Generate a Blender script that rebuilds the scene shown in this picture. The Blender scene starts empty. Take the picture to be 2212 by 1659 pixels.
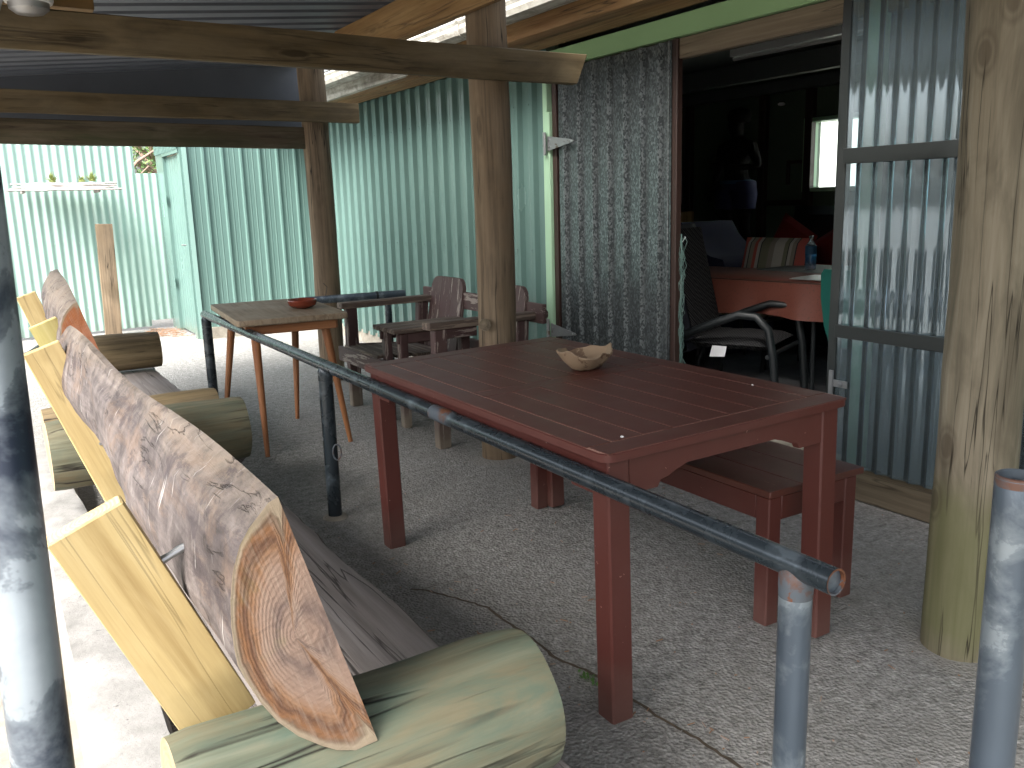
import bpy, bmesh, math, random
from math import pi, sin, cos, radians, sqrt
from mathutils import Vector, Matrix, noise as MN
random.seed(7)
S = bpy.context.scene
COL = S.collection
# ---------------------------------------------------------------- camera
cd = bpy.data.cameras.new("camera"); cam = bpy.data.objects.new("camera", cd); COL.objects.link(cam)
Rv = Vector((0.85322188, -0.52075924, -0.02867461)); Uv = Vector((0.13071642, 0.16029592, 0.97837541)); Fv = Vector((0.50490161, 0.83851955, -0.20483977))
Mc = Matrix((Rv, Uv, -Fv)).transposed().to_4x4(); Mc.translation = Vector((0, 0, 1.3257))
cam.matrix_world = Mc
cd.sensor_width = 36; cd.lens = 36*1885.67/2212; cd.clip_start = 0.02; cd.clip_end = 500
S.camera = cam
# ---------------------------------------------------------------- light
SUN_EL, SUN_AZ = 52, 246      # azimuth measured clockwise from +Y, where the sun stands
w = bpy.data.worlds.new("World"); S.world = w; w.use_nodes = True
wn = w.node_tree.nodes; wl = w.node_tree.links
bg = wn["Background"]; sky = wn.new("ShaderNodeTexSky"); sky.sky_type = 'NISHITA'; sky.sun_disc = False
sky.sun_elevation = radians(SUN_EL); sky.sun_rotation = radians(SUN_AZ); sky.air_density = 1.0; sky.dust_density = 6.0; sky.ozone_density = 0.6
hs = wn.new("ShaderNodeHueSaturation"); hs.inputs['Saturation'].default_value = 0.45
wl.new(sky.outputs[0], hs.inputs['Color']); wl.new(hs.outputs[0], bg.inputs[0]); bg.inputs[1].default_value = 0.15
sl = bpy.data.lights.new("sun", 'SUN'); so = bpy.data.objects.new("sun", sl); COL.objects.link(so)
sl.energy = 2.4; sl.angle = radians(40); sl.color = (1, .97, .92)
sd = Vector((sin(radians(SUN_AZ))*cos(radians(SUN_EL)), cos(radians(SUN_AZ))*cos(radians(SUN_EL)), sin(radians(SUN_EL))))
so.rotation_euler = (-sd).to_track_quat('-Z', 'Y').to_euler(); so.location = (-5, -5, 9)
S.view_settings.view_transform = 'Standard'; S.view_settings.look = 'None'; S.view_settings.gamma = 1
S.view_settings.exposure = 2.08
S.render.engine = 'CYCLES'
# ---------------------------------------------------------------- tagging
def tag(o, label=None, cat=None, group=None, kind=None):
    if label: o['label'] = label
    if cat: o['category'] = cat
    if group: o['group'] = group
    if kind: o['kind'] = kind
    return o
def thing(name, label, cat, loc=(0, 0, 0), group=None, rot=0):
    o = bpy.data.objects.new(name, None); COL.objects.link(o); o.location = loc; o.rotation_euler = (0, 0, rot)
    o.empty_display_size = .1
    return tag(o, label, cat, group)
# ---------------------------------------------------------------- materials
class NT:
    def __init__(s, name):
        s.m = bpy.data.materials.new(name); s.m.use_nodes = True; s.t = s.m.node_tree; s.n = s.t.nodes; s.l = s.t.links
        s.b = s.n['Principled BSDF']
    def nd(s, t, **k):
        x = s.n.new(t)
        for a, v in k.items(): setattr(x, a, v)
        return x
    def put(s, sock, v):
        if hasattr(v, 'is_output') or isinstance(v, bpy.types.NodeSocket): s.l.new(v, sock)
        else: sock.default_value = v
    def gr(s): return s.nd('ShaderNodeAttribute', attribute_name='gr').outputs['Vector']
    def ob(s): return s.nd('ShaderNodeTexCoord').outputs['Object']
    def geo(s): return s.nd('ShaderNodeNewGeometry').outputs['Position']
    def map(s, v, sc=(1, 1, 1), lo=(0, 0, 0)):
        x = s.nd('ShaderNodeMapping'); s.put(x.inputs[0], v); x.inputs['Scale'].default_value = sc; x.inputs['Location'].default_value = lo; return x.outputs[0]
    def noise(s, v, sc=5, de=4, ro=.55, di=0):
        x = s.nd('ShaderNodeTexNoise'); s.put(x.inputs['Vector'], v); x.inputs['Scale'].default_value = sc; x.inputs['Detail'].default_value = de
        x.inputs['Roughness'].default_value = ro; x.inputs['Distortion'].default_value = di; return x.outputs[0]
    def vor(s, v, sc=5, feat='F1'):
        x = s.nd('ShaderNodeTexVoronoi', feature=feat); s.put(x.inputs['Vector'], v); x.inputs['Scale'].default_value = sc; return x.outputs['Distance']
    def ramp(s, f, st, mode='LINEAR'):
        x = s.nd('ShaderNodeValToRGB'); s.put(x.inputs[0], f); r = x.color_ramp; r.interpolation = mode
        r.elements[0].position = 0; r.elements.remove(r.elements[-1])
        for k_, (p, c) in enumerate(st):
            e = r.elements[0] if k_ == 0 else r.elements.new(p)
            e.position = p; e.color = (c, c, c, 1) if isinstance(c, (int, float)) else (*c, 1)
        return x.outputs[0]
    def mix(s, f, a, b, bt='MIX'):
        x = s.nd('ShaderNodeMix', data_type='RGBA', blend_type=bt)
        s.put(x.inputs[0], f)
        for i, c in ((6, a), (7, b)):
            s.put(x.inputs[i], (*c, 1) if isinstance(c, tuple) and len(c) == 3 else c)
        return x.outputs[2]
    def math(s, op, a, b=0.):
        x = s.nd('ShaderNodeMath', operation=op); s.put(x.inputs[0], a); s.put(x.inputs[1], b); return x.outputs[0]
    def sep(s, v):
        x = s.nd('ShaderNodeSeparateXYZ'); s.put(x.inputs[0], v); return x.outputs
    def bump(s, h, st=.3, di=.01, nrm=None):
        x = s.nd('ShaderNodeBump'); s.put(x.inputs['Height'], h); x.inputs['Strength'].default_value = st; x.inputs['Distance'].default_value = di
        if nrm is not None: s.l.new(nrm, x.inputs['Normal'])
        return x.outputs[0]
    def out(s, col, rough=.7, bump=None, metal=0., spec=None):
        s.put(s.b.inputs['Base Color'], (*col, 1) if isinstance(col, tuple) else col); s.put(s.b.inputs['Roughness'], rough); s.put(s.b.inputs['Metallic'], metal)
        if bump is not None: s.l.new(bump, s.b.inputs['Normal'])
        if spec is not None: s.b.inputs['Specular IOR Level'].default_value = spec
        return s.m
def wood(name, dark, mid, light, stain=None, stain_amt=.5, rough=.75, gs=1., crack=.5, knot=0., stain2=None, st_scale=(1.3, 7, 7), bs=.35, spec=.3, cw=.016):
    t = NT(name); v = t.gr()
    g = t.noise(t.map(v, (1.5*gs, 38*gs, 38*gs)), 1, 6, .62, .35)
    base = t.ramp(g, [(.28, dark), (.5, mid), (.72, light)])
    fine = t.noise(t.map(v, (6, 260, 260)), 1, 3, .6)
    base = t.mix(t.math('MULTIPLY', fine, .35), base, t.mix(.5, base, dark), 'MIX')
    if stain is not None:
        f = t.ramp(t.noise(t.map(v, st_scale), 1, 5, .62, .4), [(.38, 0.), (.70, stain_amt)])
        base = t.mix(f, base, stain)
    if stain2 is not None:
        f = t.ramp(t.noise(t.map(v, (st_scale[0]*1.7, st_scale[1]*1.6, st_scale[2]*1.6), (7, 3, 9)), 1, 6, .65, .6), [(.46, 0.), (.70, stain_amt)])
        base = t.mix(f, base, stain2)
    h = g
    if crack:
        c = t.noise(t.map(v, (.7, 16, 16), (3, 8, 1)), 1, 3, .5, .2)
        c = t.math('ABSOLUTE', t.math('SUBTRACT', c, .5)); cr = t.ramp(c, [(.0, 1.), (cw, 0.)])
        msk = t.ramp(t.noise(t.map(v, (1.6, 5, 5), (1, 5, 2)), 1, 2), [(.42, 0.), (.52, 1.)])
        cr = t.math('MULTIPLY', cr, msk)
        base = t.mix(t.math('MULTIPLY', cr, crack), base, (.012, .009, .007))
        h = t.math('SUBTRACT', g, t.math('MULTIPLY', cr, 1.5))
    if knot:
        d = t.vor(t.map(v, (1.6, 6.5, 6.5)), 1)
        d2 = t.noise(v, 30, 2)
        k = t.ramp(t.math('ADD', d, t.math('MULTIPLY', d2, .05)), [(.10, 1.), (.14, .25), (.2, .45), (.27, 0.)])
        base = t.mix(t.math('MULTIPLY', k, knot), base, tuple(x*.35 for x in dark))
    return t.out(base, rough, t.bump(h, bs, .004), spec=spec)
def endgrain(name, c1, c2, c3, sc=55, ctr=(0, 0), rough=.75):
    t = NT(name); v = t.gr(); s = t.sep(v)
    a = t.math('SUBTRACT', s[1], ctr[0]); b = t.math('SUBTRACT', s[2], ctr[1])
    r = t.math('SQRT', t.math('ADD', t.math('MULTIPLY', a, a), t.math('MULTIPLY', b, b)))
    r = t.math('ADD', r, t.math('MULTIPLY', t.noise(v, 6, 3), .05))
    rings = t.math('SINE', t.math('MULTIPLY', r, sc*6.28)); rings = t.math('ADD', t.math('MULTIPLY', rings, .5), .5)
    base = t.mix(t.math('MULTIPLY', rings, .35), c2, c1)
    base = t.mix(t.ramp(t.noise(v, 7, 5, .6, .5), [(.45, 0.), (.62, .85)]), base, c3)
    sp = t.noise(v, 90, 4, .7)
    base = t.mix(t.ramp(sp, [(.55, 0.), (.75, .4)]), base, c1)
    return t.out(base, rough, t.bump(t.math('ADD', rings, sp), .3, .002), spec=.2)
def paint(name, col, rough=.4, wear=None, wear_t=.62, var=.12, chips=None, bs=.15, metal=0., coords='gr', sc=(2, 14, 14), spec=.5, dust=None, foot=None):
    t = NT(name); v = t.gr() if coords == 'gr' else t.ob()
    n = t.noise(v, 6, 5, .6)
    base = t.mix(n, tuple(x*(1-var) for x in col), tuple(min(1, x*(1+var)) for x in col))
    if dust: base = t.mix(t.ramp(t.noise(v, 3.5, 6, .65), [(.5, 0.), (.72, dust[1])]), base, dust[0])
    if wear is not None:
        f = t.ramp(t.noise(t.map(v, sc), 1, 8, .68, .2), [(wear_t, 0.), (wear_t+.015, 1.)])
        base = t.mix(f, base, wear)
    if chips is not None:
        f = t.ramp(t.noise(v, 38, 5, .65), [(.70, 0.), (.715, 1.)])
        base = t.mix(f, base, chips)
    if foot is not None:
        zz = t.math('ADD', t.sep(t.geo())[2], t.math('MULTIPLY', t.noise(v, 14, 5), .16)); base = t.mix(t.ramp(zz, [(.12, .85), (.26, 0.)]), base, foot)
    h = t.noise(t.map(v, (5, 60, 60)), 1, 4)
    return t.out(base, t.math('ADD', t.math('MULTIPLY', n, .25), rough-.1), t.bump(h, bs, .002), metal, spec)

M = {}
M['beam'] = wood('beam_timber', (.058, .042, .022), (.108, .08, .042), (.145, .11, .06), (.16, .135, .095), .45, knot=.8, stain2=(.04, .031, .019), st_scale=(2.2, 6, 6), spec=.2)
M['beam_dark'] = wood('dark_beam_timber', (.035, .024, .016), (.075, .055, .035), (.12, .095, .062), (.05, .06, .028), .7, stain2=(.13, .11, .08), knot=.5)
M['rafter'] = wood('rafter_timber', (.13, .075, .028), (.24, .15, .06), (.34, .225, .10), (.17, .075, .022), .5, knot=.5)
M['eave'] = wood('eave_timber', (.13, .08, .03), (.25, .16, .07), (.36, .25, .125), (.16, .065, .025), .7, knot=.5, crack=.8)
M['post'] = wood('round_post_timber', (.09, .066, .043), (.205, .152, .10), (.33, .25, .168), (.075, .055, .036), .6, crack=1., stain2=(.20, .14, .085), st_scale=(1.3, 4, 4), knot=.5)
M['lintel'] = wood('lintel_timber', (.10, .08, .055), (.18, .145, .10), (.26, .215, .155), (.09, .07, .05), .5)
M['log'] = wood('log_timber', (.06, .06, .036), (.125, .125, .085), (.185, .18, .125), (.15, .105, .055), .7, crack=1., stain2=(.085, .105, .08), st_scale=(2.4, 8, 8), cw=.03, bs=.6)
M['log_green'] = wood('green_log_timber', (.06, .07, .048), (.12, .14, .10), (.18, .20, .148), (.20, .155, .09), .75, crack=1., stain2=(.08, .13, .10), st_scale=(2.6, 8, 8), gs=.8, cw=.03, bs=.6)
M['log_brown'] = wood('brown_log_timber', (.07, .05, .025), (.17, .125, .065), (.28, .215, .125), (.09, .075, .05), .6, crack=1., stain2=(.25, .19, .11))
M['seat'] = wood('grey_seat_timber', (.135, .12, .112), (.24, .215, .203), (.34, .31, .295), (.18, .145, .12), .4, crack=.8, stain2=(.27, .235, .22), gs=.8)
M['yellow'] = wood('yellow_timber', (.33, .235, .10), (.48, .365, .17), (.56, .45, .24), (.45, .36, .19), .5, crack=.3, knot=.75, rough=.6, stain2=(.64, .52, .28), bs=.15)
M['yellow_green'] = wood('pale_treated_timber', (.35, .29, .09), (.50, .43, .17), (.60, .53, .26), (.45, .42, .20), .5, crack=.2, rough=.6, bs=.15)
M['yellow_end'] = endgrain('yellow_end_grain', (.50, .34, .15), (.72, .56, .30), (.60, .40, .18), 140)
M['end_brown'] = endgrain('log_end_grain', (.20, .14, .08), (.40, .32, .21), (.27, .21, .13), 90)
def bark_mat():
    t = NT('weathered_slab'); v = t.gr()
    a = t.noise(v, 16, 9, .7, .4); b = t.noise(v, 4.2, 8, .68, .8); g_ = t.noise(t.map(v, (3, 45, 45)), 1, 6, .65, .5)
    f = t.math('ADD', t.math('ADD', t.math('MULTIPLY', a, .35), t.math('MULTIPLY', b, .4)), t.math('MULTIPLY', g_, .25))
    c_ = t.ramp(f, [(.37, (.045, .038, .037)), (.46, (.095, .08, .078)), (.53, (.15, .128, .123)), (.61, (.23, .205, .195)), (.70, (.36, .335, .32))])
    w_ = t.noise(t.map(v, (4, 9, 9), (4, 1, 2)), 1, 7, .7, .8)
    c_ = t.mix(t.ramp(w_, [(.50, 0.), (.64, .38)]), c_, (.25, .165, .11))
    zz = t.math('ADD', t.sep(v)[2], t.math('MULTIPLY', t.math('SUBTRACT', a, .5), .16)); c_ = t.mix(t.ramp(zz, [(.86, 0.), (.93, .5)]), c_, (.34, .28, .22))
    c_ = t.mix(t.ramp(t.noise(t.map(v, (6, 11, 11), (1, 7, 2)), 1, 8, .72), [(.56, 0.), (.62, .6)]), c_, (.055, .045, .05))
    sc_ = t.ramp(t.noise(t.map(v, (60, 7, 7), (3, 3, 3)), 1, 4, .55, .3), [(.66, 0.), (.72, .75)])
    c_ = t.mix(sc_, c_, (.56, .54, .52))
    kk = t.math('ABSOLUTE', t.math('SUBTRACT', t.noise(t.map(v, (2.2, 10, 10), (8, 2, 5)), 1, 5, .6, .7), .5)); kr = t.ramp(kk, [(0, 1.), (.012, 0.)])
    kr = t.math('MULTIPLY', kr, t.ramp(t.noise(v, 5, 2), [(.5, 0.), (.56, 1.)])); c_ = t.mix(t.math('MULTIPLY', kr, .55), c_, (.03, .024, .022))
    return t.out(c_, .8, t.bump(t.math('SUBTRACT', f, t.math('MULTIPLY', kr, .4)), .8, .012), spec=.25)
M['bark'] = bark_mat()
def slab_end(name, warm=1.):
    t = NT(name); v = t.gr(); s = t.sep(v); r = s[0]
    vv = t.map(v, (.001, 1, 1)); n = t.noise(vv, 13, 9, .72, .4); n0 = t.noise(vv, 5, 4, .6, .9)
    q = t.math('ADD', r, t.math('ADD', t.math('MULTIPLY', t.math('SUBTRACT', n, .5), .35), t.math('MULTIPLY', t.math('SUBTRACT', n0, .5), .35)))
    c = t.ramp(q, [(.06, (.16, .105, .07)), (.14, (.24, .12, .06)), (.24, (.13, .07, .045)), (.33, (.27, .15, .085)), (.46, (.30, .205, .155)), (.62, (.27, .19, .15)), (.72, (.16, .115, .10)), (.82, (.27, .19, .15))])
    if warm > 1: c = t.mix(.65, c, (.48, .16, .065))
    c = t.mix(t.ramp(t.math('ADD', r, t.math('MULTIPLY', t.math('SUBTRACT', n, .5), .05)), [(.035, .9), (.085, 0.)]), c, (.34, .28, .20))
    rg = t.math('ADD', t.math('MULTIPLY', t.math('SINE', t.math('MULTIPLY', t.math('ADD', r, t.math('MULTIPLY', n0, .12)), 110.)), .5), .5)
    c = t.mix(t.math('MULTIPLY', t.math('MULTIPLY', rg, n), .14), c, (.09, .05, .03))
    rot = t.nd('ShaderNodeVectorRotate', rotation_type='X_AXIS'); t.put(rot.inputs['Vector'], vv); rot.inputs['Angle'].default_value = -.28
    fib = t.noise(t.map(rot.outputs[0], (.01, 120, 9)), 1, 6, .7); c = t.mix(t.ramp(fib, [(.48, 0.), (.75, .55)]), c, (.38, .30, .24))
    fib2 = t.noise(t.map(rot.outputs[0], (.01, 9, 150)), 1, 4, .6); c = t.mix(t.ramp(fib2, [(.55, 0.), (.75, .35)]), c, (.10, .065, .05))
    g_ = t.ramp(t.noise(vv, 6, 5, .6), [(.60, 0.), (.7, .45)]); c = t.mix(g_, c, (.20, .19, .08))
    return t.out(c, .78, t.bump(t.math('ADD', t.math('ADD', t.math('MULTIPLY', rg, .3), fib), fib2), .5, .003), spec=.2)
M['slab_end'] = slab_end('slab_end_grain')
M['slab_orange'] = slab_end('orange_end_grain', 2.)
M['red'] = paint('red_brown_paint', (.080, .019, .014), .5, wear=(.26, .13, .11), wear_t=.735, var=.1, chips=(.33, .2, .17), dust=((.105, .036, .03), .4), foot=(.12, .055, .045))
M['red_line'] = paint('exposed_joint_paint', (.30, .17, .13), .6, wear=(.14, .05, .04), wear_t=.62)
M['red_top'] = paint('worn_red_brown_top', (.088, .029, .021), .40, wear=(.24, .13, .10), wear_t=.70, var=.25, dust=((.125, .052, .038), .5), chips=(.28, .17, .13), spec=.4)
M['maroon'] = paint('peeling_maroon_paint', (.075, .040, .038), .6, wear=(.30, .25, .22), wear_t=.57, var=.2, chips=(.28, .22, .19), sc=(3, 28, 28), bs=.5, dust=((.12, .085, .075), .6), foot=(.20, .17, .13))
M['maroon_worn'] = paint('worn_maroon_wood', (.085, .06, .048), .75, wear=(.20, .155, .12), wear_t=.53, var=.25, sc=(2, 40, 40), bs=.6, dust=((.16, .12, .09), .6))
def mint_mat(name, col, rough=.3):
    t = NT(name); v = t.ob()
    n = t.noise(t.map(v, (2, 2, .7)), 1.5, 5, .6)
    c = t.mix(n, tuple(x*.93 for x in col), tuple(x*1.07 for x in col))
    d = t.noise(t.map(v, (40, 40, 1.2)), 1, 4, .6); pass
    z = t.sep(t.geo())[2]; g_ = t.ramp(t.math('ADD', z, t.math('MULTIPLY', t.noise(v, 6, 5), .25)), [(.10, .4), (.26, 0.)])
    c = t.mix(g_, c, (.16, .16, .11))
    return t.out(c, t.math('ADD', t.math('MULTIPLY', n, .12), rough-.06), None, spec=.5)
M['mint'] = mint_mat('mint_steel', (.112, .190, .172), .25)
M['mint_fence'] = mint_mat('brightened_mint_iron', (.29, .42, .375), .35)  # lighter copy of the mint, strong daylight on the fence put into its colour
M['mint_paint'] = paint('pale_mint_paint', (.34, .53, .36), .4, coords='ob', var=.07, dust=((.40, .52, .40), .4))
M['green_fascia'] = paint('green_fascia_paint', (.24, .40, .20), .4, coords='ob', var=.06)
M['black_paint'] = paint('flaking_black_paint', (.016, .02, .02), .5, wear=(.42, .52, .45), wear_t=.72, coords='ob', sc=(30, 30, 12))
M['dark_wood'] = paint('dark_brown_paint', (.035, .018, .014), .5, coords='ob')
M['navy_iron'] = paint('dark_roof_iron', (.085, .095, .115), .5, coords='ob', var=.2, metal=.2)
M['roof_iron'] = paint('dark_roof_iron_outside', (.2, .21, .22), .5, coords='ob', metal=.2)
M['white_old'] = wood('mouldy_white_paint', (.20, .19, .16), (.48, .47, .42), (.66, .65, .60), (.25, .235, .19), .8, crack=0, stain2=(.14, .125, .10), st_scale=(5, 10, 10), bs=.1)
M['steel'] = paint('zinc_steel', (.35, .36, .37), .4, metal=.8, coords='ob', wear=(.2, .16, .13), wear_t=.62, sc=(12, 12, 12))
M['black_steel'] = paint('black_tube', (.009, .012, .014), .45, coords='ob')
M['white_plastic'] = paint('white_plastic', (.7, .72, .72), .4, coords='ob', var=.03)
M['paper'] = paint('white_paper', (.75, .76, .78), .6, coords='ob', var=.03)
M['bowl_red'] = paint('glazed_red_brown', (.17, .035, .018), .18, var=.3, coords='ob')
M['driftwood'] = paint('pale_carved_wood', (.29, .205, .13), .7, coords='ob', var=.25, wear=(.16, .10, .06), wear_t=.57, sc=(14, 14, 14), bs=.4, dust=((.38, .30, .21), .7))
M['stool_wood'] = wood('orange_brown_legs', (.17, .06, .022), (.29, .115, .045), (.38, .17, .07), (.20, .11, .06), .5, crack=.1, rough=.45)
M['stool_top'] = wood('worn_brown_top', (.15, .10, .06), (.28, .215, .145), (.36, .29, .21), (.19, .14, .09), .7, crack=.3, rough=.6, stain2=(.33, .28, .21), st_scale=(3, 3, 3), bs=.15)
def pipe_mat(name, base, pale, rust, pt, rt, metal=.35, rough=.32, sc=1.):
    t = NT(name); v = t.gr()
    n = t.noise(v, 9*sc, 6, .62, .3)
    c = t.mix(t.noise(v, 3, 3), tuple(x*.7 for x in base), tuple(x*1.25 for x in base))
    c = t.mix(t.ramp(n, [(pt-.09, 0.), (pt, .45), (pt+.02, .85), (pt+.12, 1.)]), c, pale)
    n2 = t.noise(t.map(v, (5*sc, 9*sc, 9*sc), (4, 9, 2)), 1, 6, .6)
    f = t.ramp(n2, [(rt, 0.), (rt+.02, 1.)])
    c = t.mix(f, c, t.mix(t.noise(v, 60, 4), (rust[0]*.4, rust[1]*.4, rust[2]*.4), rust))
    return t.out(c, t.math('ADD', t.math('MULTIPLY', n, .22), rough-.10), t.bump(t.noise(v, 45, 5, .6), .12, .002), metal)
M['pipe'] = pipe_mat('weathered_dark_pipe', (.028, .038, .046), (.10, .125, .145), (.22, .08, .04), .62, .74, .3, .26)
M['pipe_blue'] = pipe_mat('galvanised_blue_pipe', (.085, .11, .14), (.24, .285, .315), (.20, .08, .04), .58, .78, .5, .35, .8)
M['pipe_near'] = pipe_mat('patchy_painted_pipe', (.018, .026, .045), (.26, .30, .33), (.26, .07, .035), .52, .66, .3, .36, .55)
M['pipe_rust'] = pipe_mat('rusty_pipe_joint', (.10, .05, .035), (.08, .10, .12), (.20, .075, .035), .48, .58, .2, .6, 2.)
def galv():
    t = NT('spangled_galvanised_iron'); v = t.ob()
    d = t.nd('ShaderNodeTexVoronoi'); t.put(d.inputs['Vector'], t.map(v, (1, 1, .6))); d.inputs['Scale'].default_value = 130
    s = t.sep(d.outputs['Color'])[0]
    n = t.noise(v, 60, 4, .7)
    f = t.math('ADD', t.math('MULTIPLY', s, .5), t.math('MULTIPLY', n, .5))
    c = t.ramp(f, [(.25, (.05, .058, .062)), (.5, (.08, .092, .097)), (.78, (.20, .225, .235))])
    c = t.mix(t.ramp(t.noise(v, 2.5, 4), [(.4, 0.), (.7, .4)]), c, (.09, .10, .10))
    yy = t.math('FRACT', t.math('DIVIDE', t.math('ADD', t.sep(v)[1], t.math('MULTIPLY', t.noise(t.map(v, (1, 1, .2)), 60, 2), .012)), .145)); st = t.ramp(t.math('ABSOLUTE', t.math('SUBTRACT', yy, .5)), [(.0, .5), (.09, 0.)])
    c = t.mix(t.math('MULTIPLY', st, t.ramp(f, [(.42, 0.), (.55, 1.)])), c, (.30, .33, .34))
    return t.out(c, t.math('ADD', t.math('MULTIPLY', n, .25), .22), t.bump(f, .08, .002), .6)
M['galv'] = galv()
def clear():
    t = NT('clear_corrugated_plastic'); v = t.ob()
    tr = t.nd('ShaderNodeBsdfTransparent'); tr.inputs[0].default_value = (.80, .87, .90, 1)
    gl = t.nd('ShaderNodeBsdfGlossy'); gl.inputs['Color'].default_value = (.75, .88, 1, 1); gl.inputs['Roughness'].default_value = .02
    df = t.nd('ShaderNodeBsdfDiffuse'); df.inputs[0].default_value = (.27, .34, .36, 1)
    n = t.noise(t.map(v, (40, 40, 2.5)), 1, 4); t.l.new(t.bump(n, .25, .003), gl.inputs['Normal'])
    fr = t.nd('ShaderNodeFresnel'); fr.inputs[0].default_value = 1.6
    m1 = t.nd('ShaderNodeMixShader'); m1.inputs[0].default_value = .2; t.l.new(tr.outputs[0], m1.inputs[1]); t.l.new(df.outputs[0], m1.inputs[2])
    m2 = t.nd('ShaderNodeMixShader'); t.l.new(t.math('ADD', t.math('MULTIPLY', fr.outputs[0], 1.0), .03), m2.inputs[0]); t.l.new(m1.outputs[0], m2.inputs[1]); t.l.new(gl.outputs[0], m2.inputs[2])
    t.l.new(m2.outputs[0], t.n['Material Output'].inputs[0]); return t.m
M['clear'] = clear()
def floor_mat():
    t = NT('exposed_aggregate_concrete'); v = t.geo()
    vs = t.noise(v, 75, 5, .7); vv = t.vor(v, 95); ch = t.noise(v, 26, 4, .6)
    g = t.math('ADD', t.math('MULTIPLY', vs, .55), t.math('MULTIPLY', ch, .45))
    c = t.ramp(g, [(.34, (.085, .083, .079)), (.45, (.205, .20, .191)), (.56, (.32, .314, .302)), (.68, (.50, .49, .475))])
    c = t.mix(t.ramp(t.noise(v, 1.3, 5, .6, .5), [(.42, 0.), (.66, .55)]), c, (.195, .188, .175))
    c = t.mix(t.ramp(t.noise(v, 2.1, 6, .65, .3), [(.60, 0.), (.72, .4)]), c, (.30, .285, .26))
    for px_, py_, rr_ in ((2.25, 3.85, .34), (2.34, 1.36, .36), (1.19, 3.5, .2), (2.27, 6.4, .5)):   # cement collars round the posts
        vd = t.nd('ShaderNodeVectorMath', operation='DISTANCE'); t.put(vd.inputs[0], v); vd.inputs[1].default_value = (px_, py_, 0)
        q_ = t.math('ADD', t.math('DIVIDE', vd.outputs['Value'], rr_), t.math('MULTIPLY', t.noise(v, 7, 5), .9))
        c = t.mix(t.ramp(q_, [(.85, .6), (1.35, 0.)]), c, (.27, .258, .235))
    c = t.mix(t.ramp(t.noise(v, 13, 6, .7), [(.60, 0.), (.70, .3)]), c, (.10, .093, .085))
    return t.out(c, .82, t.bump(t.math('ADD', t.math('MULTIPLY', g, 1.2), vv), .75, .007), spec=.35)
M['floor'] = floor_mat()
def conc(name, lo, hi, sp=.6):
    t = NT(name); v = t.geo()
    n = t.noise(v, 7, 8, .7)
    c = t.ramp(n, [(.3, lo), (.65, hi)])
    c = t.mix(t.ramp(t.noise(v, 30, 5, .7), [(.64, 0.), (.7, sp)]), c, tuple(x*.35 for x in lo))
    return t.out(c, .85, t.bump(t.noise(v, 50, 6, .7), .5, .006))
M['conc'] = conc('pale_concrete', (.14, .137, .13), (.26, .255, .245), .8)
M['plinth'] = conc('stained_concrete', (.15, .135, .11), (.34, .31, .26))
M['dirt'] = conc('beige_ground', (.16, .14, .115), (.26, .235, .20))
M['crack'] = conc('crack_dirt', (.03, .022, .015), (.10, .075, .05))
M['litter'] = paint('dry_needles', (.25, .14, .08), .8, coords='ob', var=.4)
M['leaf'] = paint('leaf_green', (.07, .16, .03), .5, coords='ob', var=.4)
M['leaf2'] = paint('leaf_light_green', (.16, .27, .06), .5, coords='ob', var=.4)
M['succulent'] = paint('dry_green_plant', (.22, .26, .08), .6, coords='ob', var=.4)
M['branch'] = paint('bare_branch', (.30, .21, .16), .8, coords='ob', var=.3)
M['bark_plank'] = wood('bleached_bark', (.16, .13, .12), (.38, .34, .32), (.62, .58, .56), (.20, .17, .16), .6, crack=1.)
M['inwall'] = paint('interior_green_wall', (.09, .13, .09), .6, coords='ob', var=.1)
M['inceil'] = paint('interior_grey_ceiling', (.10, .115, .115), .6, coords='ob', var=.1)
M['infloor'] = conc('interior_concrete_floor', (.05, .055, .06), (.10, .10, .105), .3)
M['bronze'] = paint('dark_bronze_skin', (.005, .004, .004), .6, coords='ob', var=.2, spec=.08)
M['blue_cloth'] = paint('blue_cloth', (.006, .009, .05), .8, coords='ob', var=.2)
M['cyan_cloth'] = paint('light_blue_band', (.012, .06, .12), .7, coords='ob', var=.2)
M['navy_cloth'] = paint('navy_cloth', (.012, .014, .045), .9, coords='ob', var=.3)
M['green_cloth'] = paint('dark_green_cloth', (.0, .075, .06), .9, coords='ob', var=.25)
M['black_cloth'] = paint('black_leather', (.012, .014, .018), .45, coords='ob')
M['red_cloth'] = paint('red_cushion', (.22, .014, .012), .8, coords='ob', var=.2)
M['slate_cloth'] = paint('slate_cushion_edge', (.02, .025, .04), .85, coords='ob', var=.15)
def cloth_orange():
    t = NT('terracotta_tablecloth'); v = t.ob()
    c = t.mix(t.noise(v, 8, 4), (.115, .032, .021), (.155, .048, .03))
    c = t.mix(t.ramp(t.noise(v, 70, 3, .6), [(.58, 0.), (.64, .8)]), c, (.09, .03, .02))
    return t.out(c, .55, t.bump(t.noise(v, 50, 3), .2, .002))
M['cloth'] = cloth_orange()
def stripes():
    t = NT('striped_cushion'); v = t.gr(); s = t.sep(v)
    x = t.math('FRACT', t.math('MULTIPLY', s[0], 2.1))
    W = (.42, .40, .36); R = (.42, .10, .08); G = (.20, .20, .14); D = (.06, .06, .06); B = (.26, .24, .20)
    c = t.ramp(x, [(0, W), (.10, G), (.17, D), (.19, W), (.24, B), (.30, D), (.32, R), (.44, W), (.49, D), (.51, B), (.58, R), (.63, W), (.68, D), (.70, G), (.85, B), (.94, W)], 'CONSTANT')
    return t.out(c, .85, t.bump(t.noise(v, 200, 2), .2, .001))
M['stripe'] = stripes()
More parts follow.
